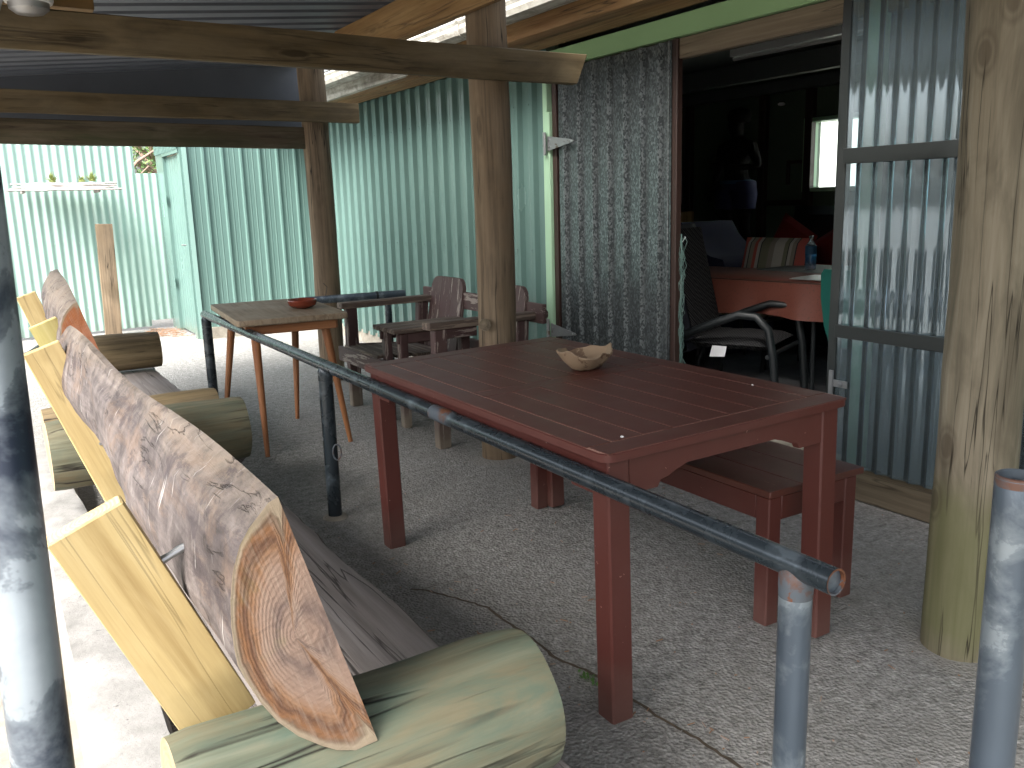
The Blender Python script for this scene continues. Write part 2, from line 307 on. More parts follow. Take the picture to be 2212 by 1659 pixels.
def zigzag():
    t = NT('zigzag_seat_fabric'); v = t.ob(); s = t.sep(v)
    z = t.math('PINGPONG', t.math('ADD', s[1], t.math('MULTIPLY', t.noise(v, 6), .02)), .012)
    x = t.math('FRACT', t.math('MULTIPLY', t.math('ADD', t.math('ADD', s[0], s[2]), z), 55.))
    c = t.mix(t.math('GREATER_THAN', x, .55), (.01, .01, .012), (.05, .05, .05))
    return t.out(c, .9, spec=.05)
M['zigzag'] = zigzag()
M['seat_dark'] = paint('dark_cushion_side', (.012, .014, .022), .9, coords='ob')
def glass_blue():
    t = NT('blue_bottle_plastic'); t.b.inputs['Transmission Weight'].default_value = .8
    s = t.sep(t.ob())
    c = t.ramp(t.math('MULTIPLY', s[2], 5), [(0, (.35, .38, .40)), (.35, (.05, .28, .6)), (.62, (.08, .35, .65)), (.7, (.6, .7, .75))])
    return t.out(c, .12)
M['bottle'] = glass_blue()
def window_glass():
    t = NT('dusty_window_pane')
    tr = t.nd('ShaderNodeBsdfTransparent'); tr.inputs[0].default_value = (.95, 1, .97, 1)
    tl = t.nd('ShaderNodeBsdfTranslucent'); tl.inputs[0].default_value = (.9, .95, .9, 1)
    m = t.nd('ShaderNodeMixShader'); m.inputs[0].default_value = .03; t.l.new(tr.outputs[0], m.inputs[1]); t.l.new(tl.outputs[0], m.inputs[2])
    t.l.new(m.outputs[0], t.n['Material Output'].inputs[0]); return t.m
M['pane'] = window_glass()
# ---------------------------------------------------------------- mesh building
class MB:
    def __init__(s): s.v = []; s.f = []; s.g = []; s.mi = []; s.off = Vector((random.uniform(0, 30), 0, 0))
    def add(s, vs, fs, gs=None, mi=0):
        b = len(s.v); s.v += [Vector(v) for v in vs]
        s.g += [Vector(g)+s.off for g in (gs or vs)]
        s.f += [[b+i for i in f] for f in fs]; s.mi += [mi]*len(fs)
    def loft(s, rings, grs=None, caps=True, mi=0, cmi=None, closed=True):
        n = len(rings[0]); vs = [p for r in rings for p in r]; gs = [p for r in grs for p in r] if grs else None
        fs = []
        for i in range(len(rings)-1):
            for j in range(n if closed else n-1):
                k = (j+1) % n; fs.append((i*n+j, i*n+k, (i+1)*n+k, (i+1)*n+j))
        s.add(vs, fs, gs, mi)
        if caps:
            b = len(s.v)-len(vs); c = mi if cmi is None else cmi
            s.f.append([b+j for j in range(n)][::-1]); s.mi.append(c)
            s.f.append([b+(len(rings)-1)*n+j for j in range(n)]); s.mi.append(c)
    def frame(s, p0, p1, up):
        d = (Vector(p1)-Vector(p0)).normalized(); u = Vector(up)
        if abs(d.dot(u)) > .98: u = Vector((0, 1, 0)) if abs(d.y) < .9 else Vector((1, 0, 0))
        a = d.cross(u).normalized(); b = a.cross(d).normalized(); return d, a, b
    def bar(s, p0, p1, w_, h_, up=(0, 0, 1), bev=.004, mi=0, cmi=None, wob=0., seg=1, taper=1.):
        """timber of width w_ (sideways) and height h_ (towards up)"""
        p0 = Vector(p0); p1 = Vector(p1); d, a, b = s.frame(p0, p1, up); L = (p1-p0).length
        bev = min(bev, w_*.3, h_*.3, L*.3)
        ts = [0, bev] + [L*i/seg for i in range(1, seg)] + [L-bev, L]; rings = []; grs = []
        sd = random.uniform(0, 99)
        for t in ts:
            k = bev if t in (0, L) else 0; tp = 1+(taper-1)*t/L
            W = (w_/2)*tp-k; H = (h_/2)*tp-k; c = bev
            pr = [(W-c, H), (W, H-c), (W, -H+c), (W-c, -H), (-W+c, -H), (-W, -H+c), (-W, H-c), (-W+c, H)]
            if wob:
                pr = [(x+wob*MN.noise(Vector((t*1.7, i*3.1, sd))), y+wob*MN.noise(Vector((t*1.7, i*3.1, sd+50)))) for i, (x, y) in enumerate(pr)]
            rings.append([p0+d*t+a*x+b*y for x, y in pr][::-1]); grs.append([(t, x, y) for x, y in pr][::-1])
        s.loft(rings, grs, True, mi, cmi); return s
    def tube(s, pts, r, seg=20, mi=0, cmi=None, caps=True, rough=0.):
        pts = [Vector(p) for p in pts]; n = len(pts); rs = r if isinstance(r, (list, tuple)) else [r]*n
        rings = []; grs = []; L = 0; d0, a, b = s.frame(pts[0], pts[1], (0, 0, 1))
        for i, p in enumerate(pts):
            if i: L += (p-pts[i-1]).length
            if 0 < i < n-1: t = ((pts[i+1]-p).normalized()+(p-pts[i-1]).normalized()).normalized()
            elif i == 0: t = d0
            else: t = (p-pts[i-1]).normalized()
            a = (a-t*a.dot(t)).normalized(); b = t.cross(a)
            ring = []; g = []
            for j in range(seg):
                an = 2*pi*j/seg; rr = rs[i]*(1+rough*MN.noise(Vector((L*4, cos(an)*1.5, sin(an)*1.5+s.off.x))))
                ring.append(p+a*cos(an)*rr+b*sin(an)*rr); g.append((L, rr*cos(an), rr*sin(an)))
            rings.append(ring); grs.append(g)
        s.loft(rings, grs, caps, mi, cmi); return s
    def lathe(s, prof, c=(0, 0, 0), seg=28, mi=0):
        c = Vector(c); rings = [[c+Vector((max(r, .0005)*cos(2*pi*j/seg), max(r, .0005)*sin(2*pi*j/seg), z)) for j in range(seg)] for r, z in prof]
        s.loft(rings, None, True, mi); return s
    def prism(s, poly, ax, lo, hi, mi=0, cmi=None):
        """poly in the two other axes, extruded along ax"""
        def P(u, v, w_):
            return {'x': (w_, u, v), 'y': (u, w_, v), 'z': (u, v, w_)}[ax]
        s.loft([[P(u, v, lo) for u, v in poly], [P(u, v, hi) for u, v in poly]], [[(0, u, v) for u, v in poly], [(hi-lo, u, v) for u, v in poly]], True, mi, cmi); return s
    def build(s, name, mats, parent=None, ang=35, sub=0):
        me = bpy.data.meshes.new(name)
        inv = parent.matrix_world.inverted() if parent else Matrix()
        if parent:
            R = Matrix.LocRotScale(parent.location, parent.rotation_euler, None); q = parent.parent
            while q: R = Matrix.LocRotScale(q.location, q.rotation_euler, None) @ R; q = q.parent
            inv = R.inverted()
        me.from_pydata([inv @ v for v in s.v], [], s.f)
        at = me.attributes.new('gr', 'FLOAT_VECTOR', 'POINT')
        for i, g in enumerate(s.g): at.data[i].vector = g
        for m in (mats if isinstance(mats, (list, tuple)) else [mats]): me.materials.append(M[m])
        for p, i in zip(me.polygons, s.mi): p.material_index = i
        bm = bmesh.new(); bm.from_mesh(me); bmesh.ops.recalc_face_normals(bm, faces=bm.faces); bm.to_mesh(me); bm.free()
        me.shade_smooth(); me.set_sharp_from_angle(angle=radians(ang))
        o = bpy.data.objects.new(name, me); COL.objects.link(o); o.parent = parent
        return o
def solo(name, mb, mats, label, cat, group=None, kind=None, **k):
    """one thing that is one mesh; origin moved to its base"""
    o = mb.build(name, mats, None, **k)
    zs = min(v.z for v in mb.v); xs = sum(v.x for v in mb.v)/len(mb.v); ys = sum(v.y for v in mb.v)/len(mb.v)
    T = Vector((xs, ys, zs)); o.data.transform(Matrix.Translation(-T)); o.location = T
    return tag(o, label, cat, group, kind)
def sheet(p0, p1, z0, z1, prof, pitch, th=.002, nz=1):
    """vertical profiled sheet from p0 to p1 (xy); prof = list of (t, depth) over one pitch"""
    mb = MB(); p0 = Vector((*p0, 0)); p1 = Vector((*p1, 0)); L = (p1-p0).length; d = (p1-p0)/L; nrm = Vector((d.y, -d.x, 0))
    pts = []
    k = 0
    while k*pitch < L:
        for t, dep in prof:
            x = (k+t)*pitch
            if x <= L: pts.append((x, dep))
        k += 1
    pts.append((L, pts[-1][1]))
    def ring(z, o): return [p0+d*x+nrm*(dep+o)+Vector((0, 0, z)) for x, dep in pts]
    def ringg(z, o): return [(z, x, dep+o) for x, dep in pts]
    zs = [z0+(z1-z0)*i/nz for i in range(nz+1)]
    full = [ring(z, 0)+ring(z, -th)[::-1] for z in zs]; gg = [ringg(z, 0)+ringg(z, -th)[::-1] for z in zs]
    mb.loft(full, gg, False)
    n = len(pts)
    for base, fl in ((len(mb.v)-2*n, False), (0, True)):
        for j in range(n-1):
            f = [base+j, base+j+1, base+2*n-2-j, base+2*n-1-j]; mb.f.append(f); mb.mi.append(0)
    return mb
TRAP = [(0, 0), (.48, 0), (.54, .034), (.66, .034), (.68, .031), (.78, .031), (.80, .034), (.94, .034), (.999, 0)]
RIB = [(0, 0), (.2, 0), (.22, .003), (.26, .003), (.28, 0), (.48, 0), (.50, .003), (.54, .003), (.56, 0), (.78, 0), (.83, .024), (.93, .024), (.98, 0)]
SINE = [(i/10, .009*cos(2*pi*i/10)) for i in range(10)]
SCREW = {}
def screws(parent, pts, mt='mint', r=.006, d=(1, 0, 0), name='screw'):
    key = (mt, r, d)
    R = Matrix.LocRotScale(parent.location, parent.rotation_euler, None); q = parent.parent
    while q: R = Matrix.LocRotScale(q.location, q.rotation_euler, None) @ R; q = q.parent
    for p in pts:
        if key not in SCREW:
            m = MB(); m.tube([Vector((0, 0, 0)), Vector(d)*.006], [r, r*.7], 6); o = m.build(name, mt); SCREW[key] = o.data
        else: o = bpy.data.objects.new(name, SCREW[key]); COL.objects.link(o)
        o.parent = parent; o.location = R.inverted() @ Vector(p)

# ================================================================ SETTING
def slab(x0, x1, y0, y1, z0, z1):
    mb = MB(); mb.prism([(x0, y0), (x1, y0), (x1, y1), (x0, y1)], 'z', z0, z1); return mb
g = MB(); g.add([(-60, -40, -.09), (60, -40, -.09), (60, 90, -.09), (-60, 90, -.09)], [(0, 1, 2, 3)])
tag(g.build('ground', 'dirt'), kind='structure')
pf = slab(.24, 3.35, -1.5, 11.6, -.3, 0); tag(pf.build('porch_floor', 'floor'), kind='structure')
pf = slab(-7, .24, 5.07, 11.6, -.3, -.004); tag(pf.build('yard_paving', 'floor'), kind='structure')
# crack in the floor: a shallow dirt-filled ribbon
def crackline(pts, wd, name='floor_crack'):
    mb = MB(); P = []
    for i in range(len(pts)-1):
        a = Vector((*pts[i], 0)); b = Vector((*pts[i+1], 0)); n = max(2, int((b-a).length/.018))
        for k in range(n): P.append(a.lerp(b, k/n))
    P.append(Vector((*pts[-1], 0))); vs = []; fs = []
    for i, p in enumerate(P):
        d = (P[min(i+1, len(P)-1)]-P[max(i-1, 0)]).normalized(); nn = Vector((-d.y, d.x, 0))
        j = .012*MN.noise(p*9)+.006*MN.noise(p*40); ww = wd*(.55+.6*abs(MN.noise(p*25+Vector((5, 5, 5)))))
        vs += [p+nn*(j+ww)+Vector((0, 0, .004)), p+nn*(j-ww)+Vector((0, 0, .004))]
        if i: fs.append((2*i-2, 2*i-1, 2*i+1, 2*i))
    mb.add(vs, fs); return tag(mb.build(name, 'crack'), kind='structure')
crackline([(1.15, 2.64), (1.19, 2.60), (1.30, 2.36), (1.31, 1.97), (1.345, 1.79), (1.35, 1.65), (1.37, 1.44), (1.375, 1.30), (1.40, 1.0)], .0075)
crackline([(.9, 2.62), (1.2, 2.615), (1.98, 2.656), (2.75, 2.717), (3.15, 2.74)], .0016, 'floor_joint')
ci = slab(.07, .25, .2, 5.06, -.3, .15); 
for v in ci.v: pass
kb = MB()
rings = []; grs = []
for i in range(50):
    y = .2+4.86*i/49; n1 = .008*MN.noise(Vector((y*3, 0, 0))); n2 = .02*MN.noise(Vector((y*2.3, 9, 0)))
    xl = .055+.018*(y/5)*1.6+n1
    pr = [(xl, -.3), (xl, .135), (xl+.012, .15+n1*.4), (.16, .152), (.245+n2, .148), (.258+n2, .12), (.26+n2, -.3)]
    rings.append([(x, y, z) for x, z in pr])
kb.loft(rings); tag(kb.build('kerb', 'conc', ang=50), kind='structure')

db = MB()
for i in range(420):
    x = random.uniform(.9, 3.1); y = random.uniform(.9, 6.5) if i % 3 else random.uniform(1.0, 3.0)
    if i % 7 == 0: x = 1.3+random.gauss(0, .09); y = random.uniform(1.1, 2.6)
    a = random.uniform(0, pi); l = random.uniform(.004, .03) if i % 2 else .006; zz = .004
    d = Vector((cos(a), sin(a), 0))*l; db.bar(Vector((x, y, zz)), Vector((x, y, zz))+d, random.uniform(.0015, .004), .0025, bev=.0004, mi=i % 3)
tag(db.build('floor_debris', ['litter', 'branch', 'conc']), 'straw bits and grit scattered over the porch floor', 'debris', kind='stuff')
wd = MB()
for i in range(40):
    x = 1.315+random.gauss(0, .008); y = 1.82+random.gauss(0, .03); a = random.uniform(0, 6.28); l = random.uniform(.006, .014); p = Vector((x, y, .005)); dd = Vector((cos(a), sin(a), .5))*l; u = Vector((-sin(a), cos(a), 0))*l*.4
    wd.add([p, p+dd*.5+u, p+dd, p+dd*.5-u], [(0, 1, 2, 3)])
tag(wd.build('crack_weed', 'leaf'), 'tiny green weed growing in the floor crack', 'weed', kind='stuff')
# pine litter against the far corner
lt = MB()
for i in range(260):
    x = random.uniform(1.55, 2.2); y = random.uniform(9.9, 10.6) - max(0, x-1.9)*.9; a = random.uniform(0, pi); l = random.uniform(.03, .09)
    if x > 1.86 and y > 9.4: x -= .32
    z = random.uniform(.002, .03); d = Vector((cos(a), sin(a), random.uniform(-.1, .1)))*l
    lt.bar(Vector((x, y, z)), Vector((x, y, z))+d, .004, .003, bev=.0005)
tag(lt.build('leaf_litter', 'litter'), 'dry brown pine needles heaped in the corner by the shed', 'leaf litter', kind='stuff')

# ================================================================ HOUSE
house = thing('house', 'mint green corrugated house with open dark doorway behind the porch', 'house', (3.2, 4, 0))
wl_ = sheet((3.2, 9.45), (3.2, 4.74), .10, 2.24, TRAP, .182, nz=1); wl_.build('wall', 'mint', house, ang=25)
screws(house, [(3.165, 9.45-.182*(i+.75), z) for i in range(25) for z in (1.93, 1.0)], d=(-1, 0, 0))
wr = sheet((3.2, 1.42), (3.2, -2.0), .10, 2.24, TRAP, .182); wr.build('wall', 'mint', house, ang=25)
wr = sheet((3.205, 2.34), (3.205, 1.42), .10, 2.12, TRAP, .182); wr.build('wall', 'navy_iron', house, ang=25)  # dark sheet paints in the shade behind the clear leaf
pl = MB()
pl.prism([(3.17, -.1), (3.34, -.1), (3.34, .12), (3.19, .12)], 'y', -2, 9.45); pl.build('plinth', 'plinth', house)
el = MB(); el.bar((3.17, 2.45, .075), (3.17, 1.2, .075), .05, .145, wob=.004); el.build('bottom_plate', 'lintel', house)
# jambs and lintel
j = MB(); j.bar((3.17, 4.735, .12), (3.17, 4.735, 2.10), .05, .045); j.bar((3.155, 4.70, .12), (3.155, 4.70, 1.86), .035, .05); j.build('door_jamb', 'mint_paint', house)
j = MB(); j.bar((3.19, 2.385, .12), (3.19, 2.385, 2.10), .06, .085); j.build('door_jamb', 'mint_paint', house)
j = MB(); j.bar((3.21, 4.62, 2.06), (3.21, 1.3, 2.06), .05, .10, wob=.003); j.build('lintel', 'lintel', house)
j = MB(); j.bar((3.175, 4.78, 2.165), (3.175, -2, 2.165), .045, .105); j.build('fascia', 'green_fascia', house)
# eave: two timbers side by side under a white gutter
e = MB(); e.bar((2.86, 6.0, 2.29), (2.86, -2, 2.29), .135, .14, wob=.006, seg=20); e.bar((3.03, 9.4, 2.295), (3.03, -2, 2.295), .19, .13, wob=.004, seg=20)
e.build('eave_beam', 'eave', house)
e = MB(); e.bar((2.80, 9.4, 2.31), (2.80, 5.95, 2.31), .045, .17, wob=.004, seg=14); e.build('weathered_fascia', 'white_old', house)
e = MB(); e.bar((2.87, 9.4, 2.245), (2.87, 6.01, 2.245), .09, .03, wob=.003, seg=14); e.build('soffit_batten', 'eave', house)
gt = MB(); prof = [(x_, z_-.085) for x_, z_ in ((2.78, 2.40), (2.70, 2.385), (2.655, 2.40), (2.645, 2.43), (2.655, 2.455), (2.645, 2.475), (2.655, 2.49), (2.68, 2.50), (2.70, 2.48), (2.78, 2.48))]
gt.prism(prof, 'y', -2, 9.4)
for yj in (4.9, 2.7): gt.prism([(x-.006 if x < 2.72 else x, z+(.004 if z > 2.355 else -.004)) for x, z in prof], 'y', yj, yj+.035)
gt.build('gutter', 'white_old', house)
hr = MB(); hr.prism([(2.72, 2.44), (6.9, 3.35), (6.9, 3.37), (2.72, 2.46)], 'y', -2, 9.6); hr.build('roof', 'roof_iron', house)
rw = sheet((1.0, -1.6), (3.2, -1.6), .0, 2.6, TRAP, .182); rw.build('light_block_wall', 'mint', house, ang=25)  # unseen wall added behind the camera to block light from that side
# interior shell
ws = MB()
ws.prism([(6.5, -2), (6.62, -2), (6.62, 4.4), (6.5, 4.4)], 'z', -.1, 3.3); ws.prism([(6.5, 5.49), (6.62, 5.49), (6.62, 9.5), (6.5, 9.5)], 'z', -.1, 3.3)
ws.prism([(6.5, 4.4), (6.62, 4.4), (6.62, 5.49), (6.5, 5.49)], 'z', -.1, 1.37); ws.prism([(6.5, 4.4), (6.62, 4.4), (6.62, 5.49), (6.5, 5.49)], 'z', 1.935, 3.3)
ws.prism([(3.3, 9.3), (6.5, 9.3), (6.5, 9.4), (3.3, 9.4)], 'z', 0, 3); ws.prism([(3.3, -1.9), (6.5, -1.9), (6.5, -1.8), (3.3, -1.8)], 'z', 0, 3)
ws.prism([(3.27, 4.78), (3.30, 4.78), (3.30, 9.3), (3.27, 9.3)], 'z', .1, 2.4); ws.prism([(3.27, -1.9), (3.30, -1.9), (3.30, 2.38), (3.27, 2.38)], 'z', .1, 2.4)
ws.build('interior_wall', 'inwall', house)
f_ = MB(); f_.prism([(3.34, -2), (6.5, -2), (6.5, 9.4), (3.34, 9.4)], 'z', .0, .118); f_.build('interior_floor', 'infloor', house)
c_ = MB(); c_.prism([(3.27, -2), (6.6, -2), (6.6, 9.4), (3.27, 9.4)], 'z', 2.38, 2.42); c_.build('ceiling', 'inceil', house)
for y, (z0, z1) in ((6.0, (.12, 2.3)), (5.46, (.12, 2.3)), (7.0, (.12, 2.3)), (4.35, (.12, 2.3))):
    s_ = MB(); s_.bar((6.44, y, z0), (6.44, y, z1), .06, .08); s_.build('wall_stud', 'dark_wood', house)
for z, x, hgt in ((2.27, 6.42, .10),): 
    s_ = MB(); s_.bar((x, -1.8, z), (x, 9.2, z), .09, hgt); s_.build('wall_plate', 'inceil', house)
for x in (4.1, 5.6):
    s_ = MB(); s_.bar((x, -1.8, 2.30), (x, 9.2, 2.30), .09, .15); s_.build('ceiling_joist', 'inceil', house)
s_ = MB(); s_.bar((6.45, 5.96, 1.24), (6.45, 5.50, 1.24), .05, .05); s_.bar((6.45, 5.70, 1.60), (6.45, 5.50, 1.60), .03, .03); s_.bar((6.45, 5.70, 1.40), (6.45, 5.70, 1.62), .03, .03); s_.build('nogging', 'dark_wood', house)
# window
wf = MB()
for a, b in (((6.5, 4.4, 1.35), (6.5, 5.5, 1.35)), ((6.5, 4.4, 1.95), (6.5, 5.5, 1.95)), ((6.5, 5.5, 1.33), (6.5, 5.5, 1.97)), ((6.5, 4.4, 1.33), (6.5, 4.4, 1.97))): wf.bar(a, b, .16, .035)
wo = wf.build('window', 'mint_paint', house)
pn = MB(); pn.prism([(6.57, 4.42), (6.574, 4.42), (6.574, 5.48), (6.57, 5.48)], 'z', 1.37, 1.93); pn.build('pane', 'pane', wo)
# left leaf, galvanised, closed
leaf = thing('galvanised_door', 'closed spangled galvanised iron door leaf left of the open doorway', 'door', (3.16, 4.6, .14))
d_ = sheet((3.165, 4.61), (3.165, 3.58), .14, 2.10, [(0, 0), (.38, 0), (.46, .026), (.60, .026), (.68, 0), (.999, 0)], .145, .0015); d_.build('iron_sheet', 'galv', leaf, ang=20)
fr = MB(); fr.bar((3.175, 4.655, .13), (3.175, 4.655, 2.09), .03, .045); fr.bar((3.19, 3.565, .13), (3.19, 3.565, 2.11), .04, .04); fr.bar((3.19, 4.6, 2.09), (3.19, 3.58, 2.09), .035, .03); fr.build('door_frame', 'dark_wood', leaf)
fr = MB(); fr.tube([(3.145, 3.578, .14), (3.145, 3.578, 2.10)], .006, 6); fr.build('sheet_edge', 'galv', leaf)
for z in (1.67, .50):
    h_ = MB(); h_.prism([(4.72, z-.07), (4.72, z+.07), (4.695, z+.07), (4.695, z-.07)], 'x', 3.118, 3.125)
    h_.tube([(3.115, 4.69, z-.06), (3.115, 4.69, z+.06)], .008, 10)
    h_.prism([(4.685, z+.045), (4.685, z-.045), (4.42, z-.008), (4.40, z), (4.42, z+.008)], 'x', 3.128, 3.134)
    ho = h_.build('strap_hinge', 'steel', leaf); screws(ho, [(3.128, y, z+o) for y, o in ((4.66, .02), (4.66, -.02), (4.58, 0), (4.5, 0), (4.44, 0))], 'steel', .005, (-1, 0, 0))
# frayed net hanging on the inner edge of the leaf
nt = MB()
for i in range(12):
    y = 3.53+random.uniform(-.012, .012); pts = [(3.2+random.uniform(-.01, .02), y+random.uniform(-.012, .012), 1.13-.04*k-random.uniform(0, .02)) for k in range(21)]
    nt.tube(pts, .0012, 4)
nt.prism([(3.205, 3.536), (3.209, 3.536), (3.209, 3.541), (3.205, 3.541)], 'z', .25, 1.13)
solo('frayed_curtain', nt, 'mint', 'frayed pale green netting hanging inside the doorway edge', 'curtain')
# right leaf, clear corrugated plastic, opened flat against the wall
leaf = thing('clear_door', 'clear corrugated plastic door leaf with black frame folded open against the wall', 'door', (3.13, 2.48, .16))
fr = MB(); fr.bar((3.13, 2.475, .16), (3.13, 2.475, 2.12), .035, .045, bev=.002, wob=.004, seg=24); fr.build('stile', 'black_paint', leaf)
fr = MB(); fr.bar((3.13, 1.42, .16), (3.13, 1.42, 2.12), .035, .045, bev=.002); fr.build('stile', 'black_paint', leaf)
for z, hh in ((2.095, .05), (1.468, .062), (.742, .055)):
    fr = MB(); fr.bar((3.108, 2.455, z), (3.108, 1.44, z), .022, hh, bev=.002, wob=.003, seg=12); fr.build('rail', 'black_paint', leaf)
d_ = sheet((3.128, 2.455), (3.128, 1.44), .155, 2.12, SINE, .076, .0012); d_.build('plastic_sheet', 'clear', leaf, ang=40)
lt_ = MB(); lt_.prism([(2.47, .50), (2.38, .50), (2.38, .53), (2.47, .53)], 'x', 3.100, 3.106); lt_.prism([(2.47, .46), (2.45, .46), (2.45, .57), (2.47, .57)], 'x', 3.094, 3.102)
lt_.tube([(3.095, 2.41, .515), (3.08, 2.41, .515)], .009, 10); lt_.build('latch', 'steel', leaf)

# ================================================================ SHED + FENCE
shed = thing('shed', 'mint green steel shed with narrow door behind the far post', 'shed', (1.9, 9.5, 0))
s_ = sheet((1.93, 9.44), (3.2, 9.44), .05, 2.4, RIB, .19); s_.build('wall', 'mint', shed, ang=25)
screws(shed, [(1.93+.19*(i+.88), 9.414, z) for i in range(7) for z in (1.5, .5)], d=(0, -1, 0))
s_ = MB(); s_.prism([(1.895, 9.435), (1.935, 9.41), (1.94, 9.44), (1.90, 9.50)], 'z', .0, 2.4); s_.build('corner_trim', 'mint', shed)
s_ = MB(); s_.prism([(1.96, 9.41), (3.18, 9.41), (3.18, 9.46), (1.96, 9.46)], 'z', -.1, .12); s_.build('plinth', 'plinth', shed)
s_ = sheet((1.885, 10.75), (1.885, 9.48), 1.94, 2.4, TRAP, .08); s_.build('wall', 'mint', shed, ang=25)
s_ = MB(); s_.prism([(1.88, 9.48), (1.92, 9.48), (1.92, 9.60), (1.88, 9.60)], 'z', 0, 1.95); s_.prism([(1.87, 10.35), (1.92, 10.35), (1.92, 10.75), (1.87, 10.75)], 'z', 0, 1.95); s_.prism([(1.865, 9.5), (1.90, 9.5), (1.90, 10.4), (1.865, 10.4)], 'z', 1.905, 1.955)
s_.build('door_frame', 'mint', shed)
dr = MB(); dr.prism([(1.905, 9.60), (1.925, 9.60), (1.925, 10.35), (1.905, 10.35)], 'z', .03, 1.90)
for yy in (9.72, 9.84, 9.96, 10.08, 10.20): dr.prism([(1.900, yy), (1.906, yy-.004), (1.906, yy+.024), (1.900, yy+.02)], 'z', .05, 1.88)
dro = dr.build('door', 'mint', shed)
hn = MB(); hn.tube([(1.90, 9.66, .975), (1.86, 9.66, .975), (1.86, 9.72, .975)], .007, 8); hn.tube([(1.905, 9.66, .975), (1.895, 9.66, .975)], .02, 12); hn.build('handle', 'steel', dro)
for z in (1.45, .55):
    hn = MB(); hn.bar((1.863, 10.33, z-.05), (1.863, 10.33, z+.05), .012, .03); hn.build('hinge', 'mint', dro)
s_ = MB(); s_.prism([(1.8, 9.35), (3.3, 9.35), (3.3, 11.2), (1.8, 11.2)], 'z', 2.4, 2.43); s_.build('roof', 'roof_iron', shed)

def fsheet(a, b, z0, z1, label):
    m = sheet(a, b, z0, z1, SINE, .082, .0015)
    t = thing('fence_panel', label, 'fence', (a[0], a[1], 0), 'corrugated fence sheets')
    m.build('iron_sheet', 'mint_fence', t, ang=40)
    L = b[0]-a[0]; n = int(L/.246)
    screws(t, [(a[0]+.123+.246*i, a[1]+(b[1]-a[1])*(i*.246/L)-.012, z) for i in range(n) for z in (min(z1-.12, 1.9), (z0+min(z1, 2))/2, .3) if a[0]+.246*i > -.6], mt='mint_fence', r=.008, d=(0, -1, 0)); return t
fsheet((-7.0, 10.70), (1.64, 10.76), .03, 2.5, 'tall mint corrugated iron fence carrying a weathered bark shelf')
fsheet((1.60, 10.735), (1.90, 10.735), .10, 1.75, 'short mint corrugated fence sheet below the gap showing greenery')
# yard side return far left, closing the yard
pk = MB(); pk.bar((1.18, 10.4, -.004), (1.214, 10.4, 1.213), .165, .08, up=(0, 1, 0), wob=.008, seg=12); solo('timber_plank', pk, 'post', 'weathered brown plank standing upright against the mint fence', 'plank')
bs = thing('bark_shelf', 'ragged bleached bark slab shelf fixed to the tall mint fence', 'shelf', (.85, 10.5, 1.58))
for i in range(7):
    x0 = .33+random.uniform(0, .22) if i else .34; x1 = 1.18+random.uniform(0, .25); y = 10.30+.055*i; z = 1.572+.012*i
    m = MB(); rings = []; grs = []
    n = 22
    for k in range(n):
        t = k/(n-1); x = x0+(x1-x0)*t; ww = .034*min(1, 6*t+.15, 6*(1-t)+.1); c = .012*MN.noise(Vector((x*5, i*4, 0)))
        pr = [(-ww, 0), (-ww*.6, .010), (ww*.6, .012), (ww, 0), (ww*.5, -.008), (-ww*.5, -.006)]
        rings.append([(x, y+a+c, z+b+.010*MN.noise(Vector((x*7, i*9, 3)))) for a, b in pr]); grs.append([(x, a, b) for a, b in pr])
    m.loft(rings, grs); m.build('bark_strip', 'bark_plank', bs)
br = MB(); br.bar((.5, 10.32, 1.56), (.5, 10.7, 1.56), .03, .03); br.bar((1.2, 10.32, 1.56), (1.2, 10.7, 1.56), .03, .03); br.build('bracket', 'bark_plank', bs)
def tuft(x, y, z, label, n=90, r=.115):
    t = thing('tuft_plant', label, 'plant', (x, y, z), 'small plants on the bark shelf'); m = MB()
    for i in range(n):
        a = random.uniform(0, 2*pi); e_ = random.uniform(.25, 1.4); l = r*random.uniform(.6, 1.1)
        d = Vector((cos(a)*cos(e_), sin(a)*cos(e_), sin(e_))); s = Vector((-sin(a), cos(a), 0))*.004; p = Vector((x, y, z))
        q = p+d*l*.6; rr = p+d*l+Vector((0, 0, -.012*cos(e_)))
        m.add([p-s, p+s, q+s, q-s, rr], [(0, 1, 2, 3), (3, 2, 4)])
    m.build('leaves', 'succulent', t); m = MB(); m.lathe([(.03, -.004), (.035, .01), (.015, .022)], (x, y, z), 10); m.build('root_clump', 'succulent', t)
tuft(.78, 10.42, 1.66, 'small spiky dry green plant on the left part of the bark shelf')
tuft(1.06, 10.44, 1.66, 'thin sparse dry green plant between the other two on the bark shelf', 45, .09)
tuft(1.16, 10.44, 1.665, 'bushy dry green plant at the right end of the bark shelf', 90, .115)
# hose end far left
hz = MB(); hz.tube([(-.3, 9.0, .03), (.1, 9.1, .035), (.3, 9.45, .03), (.42, 9.9, .03)], .022, 10); solo('black_hose', hz, 'black_paint', 'black hose lying on the yard paving by the fence', 'hose')

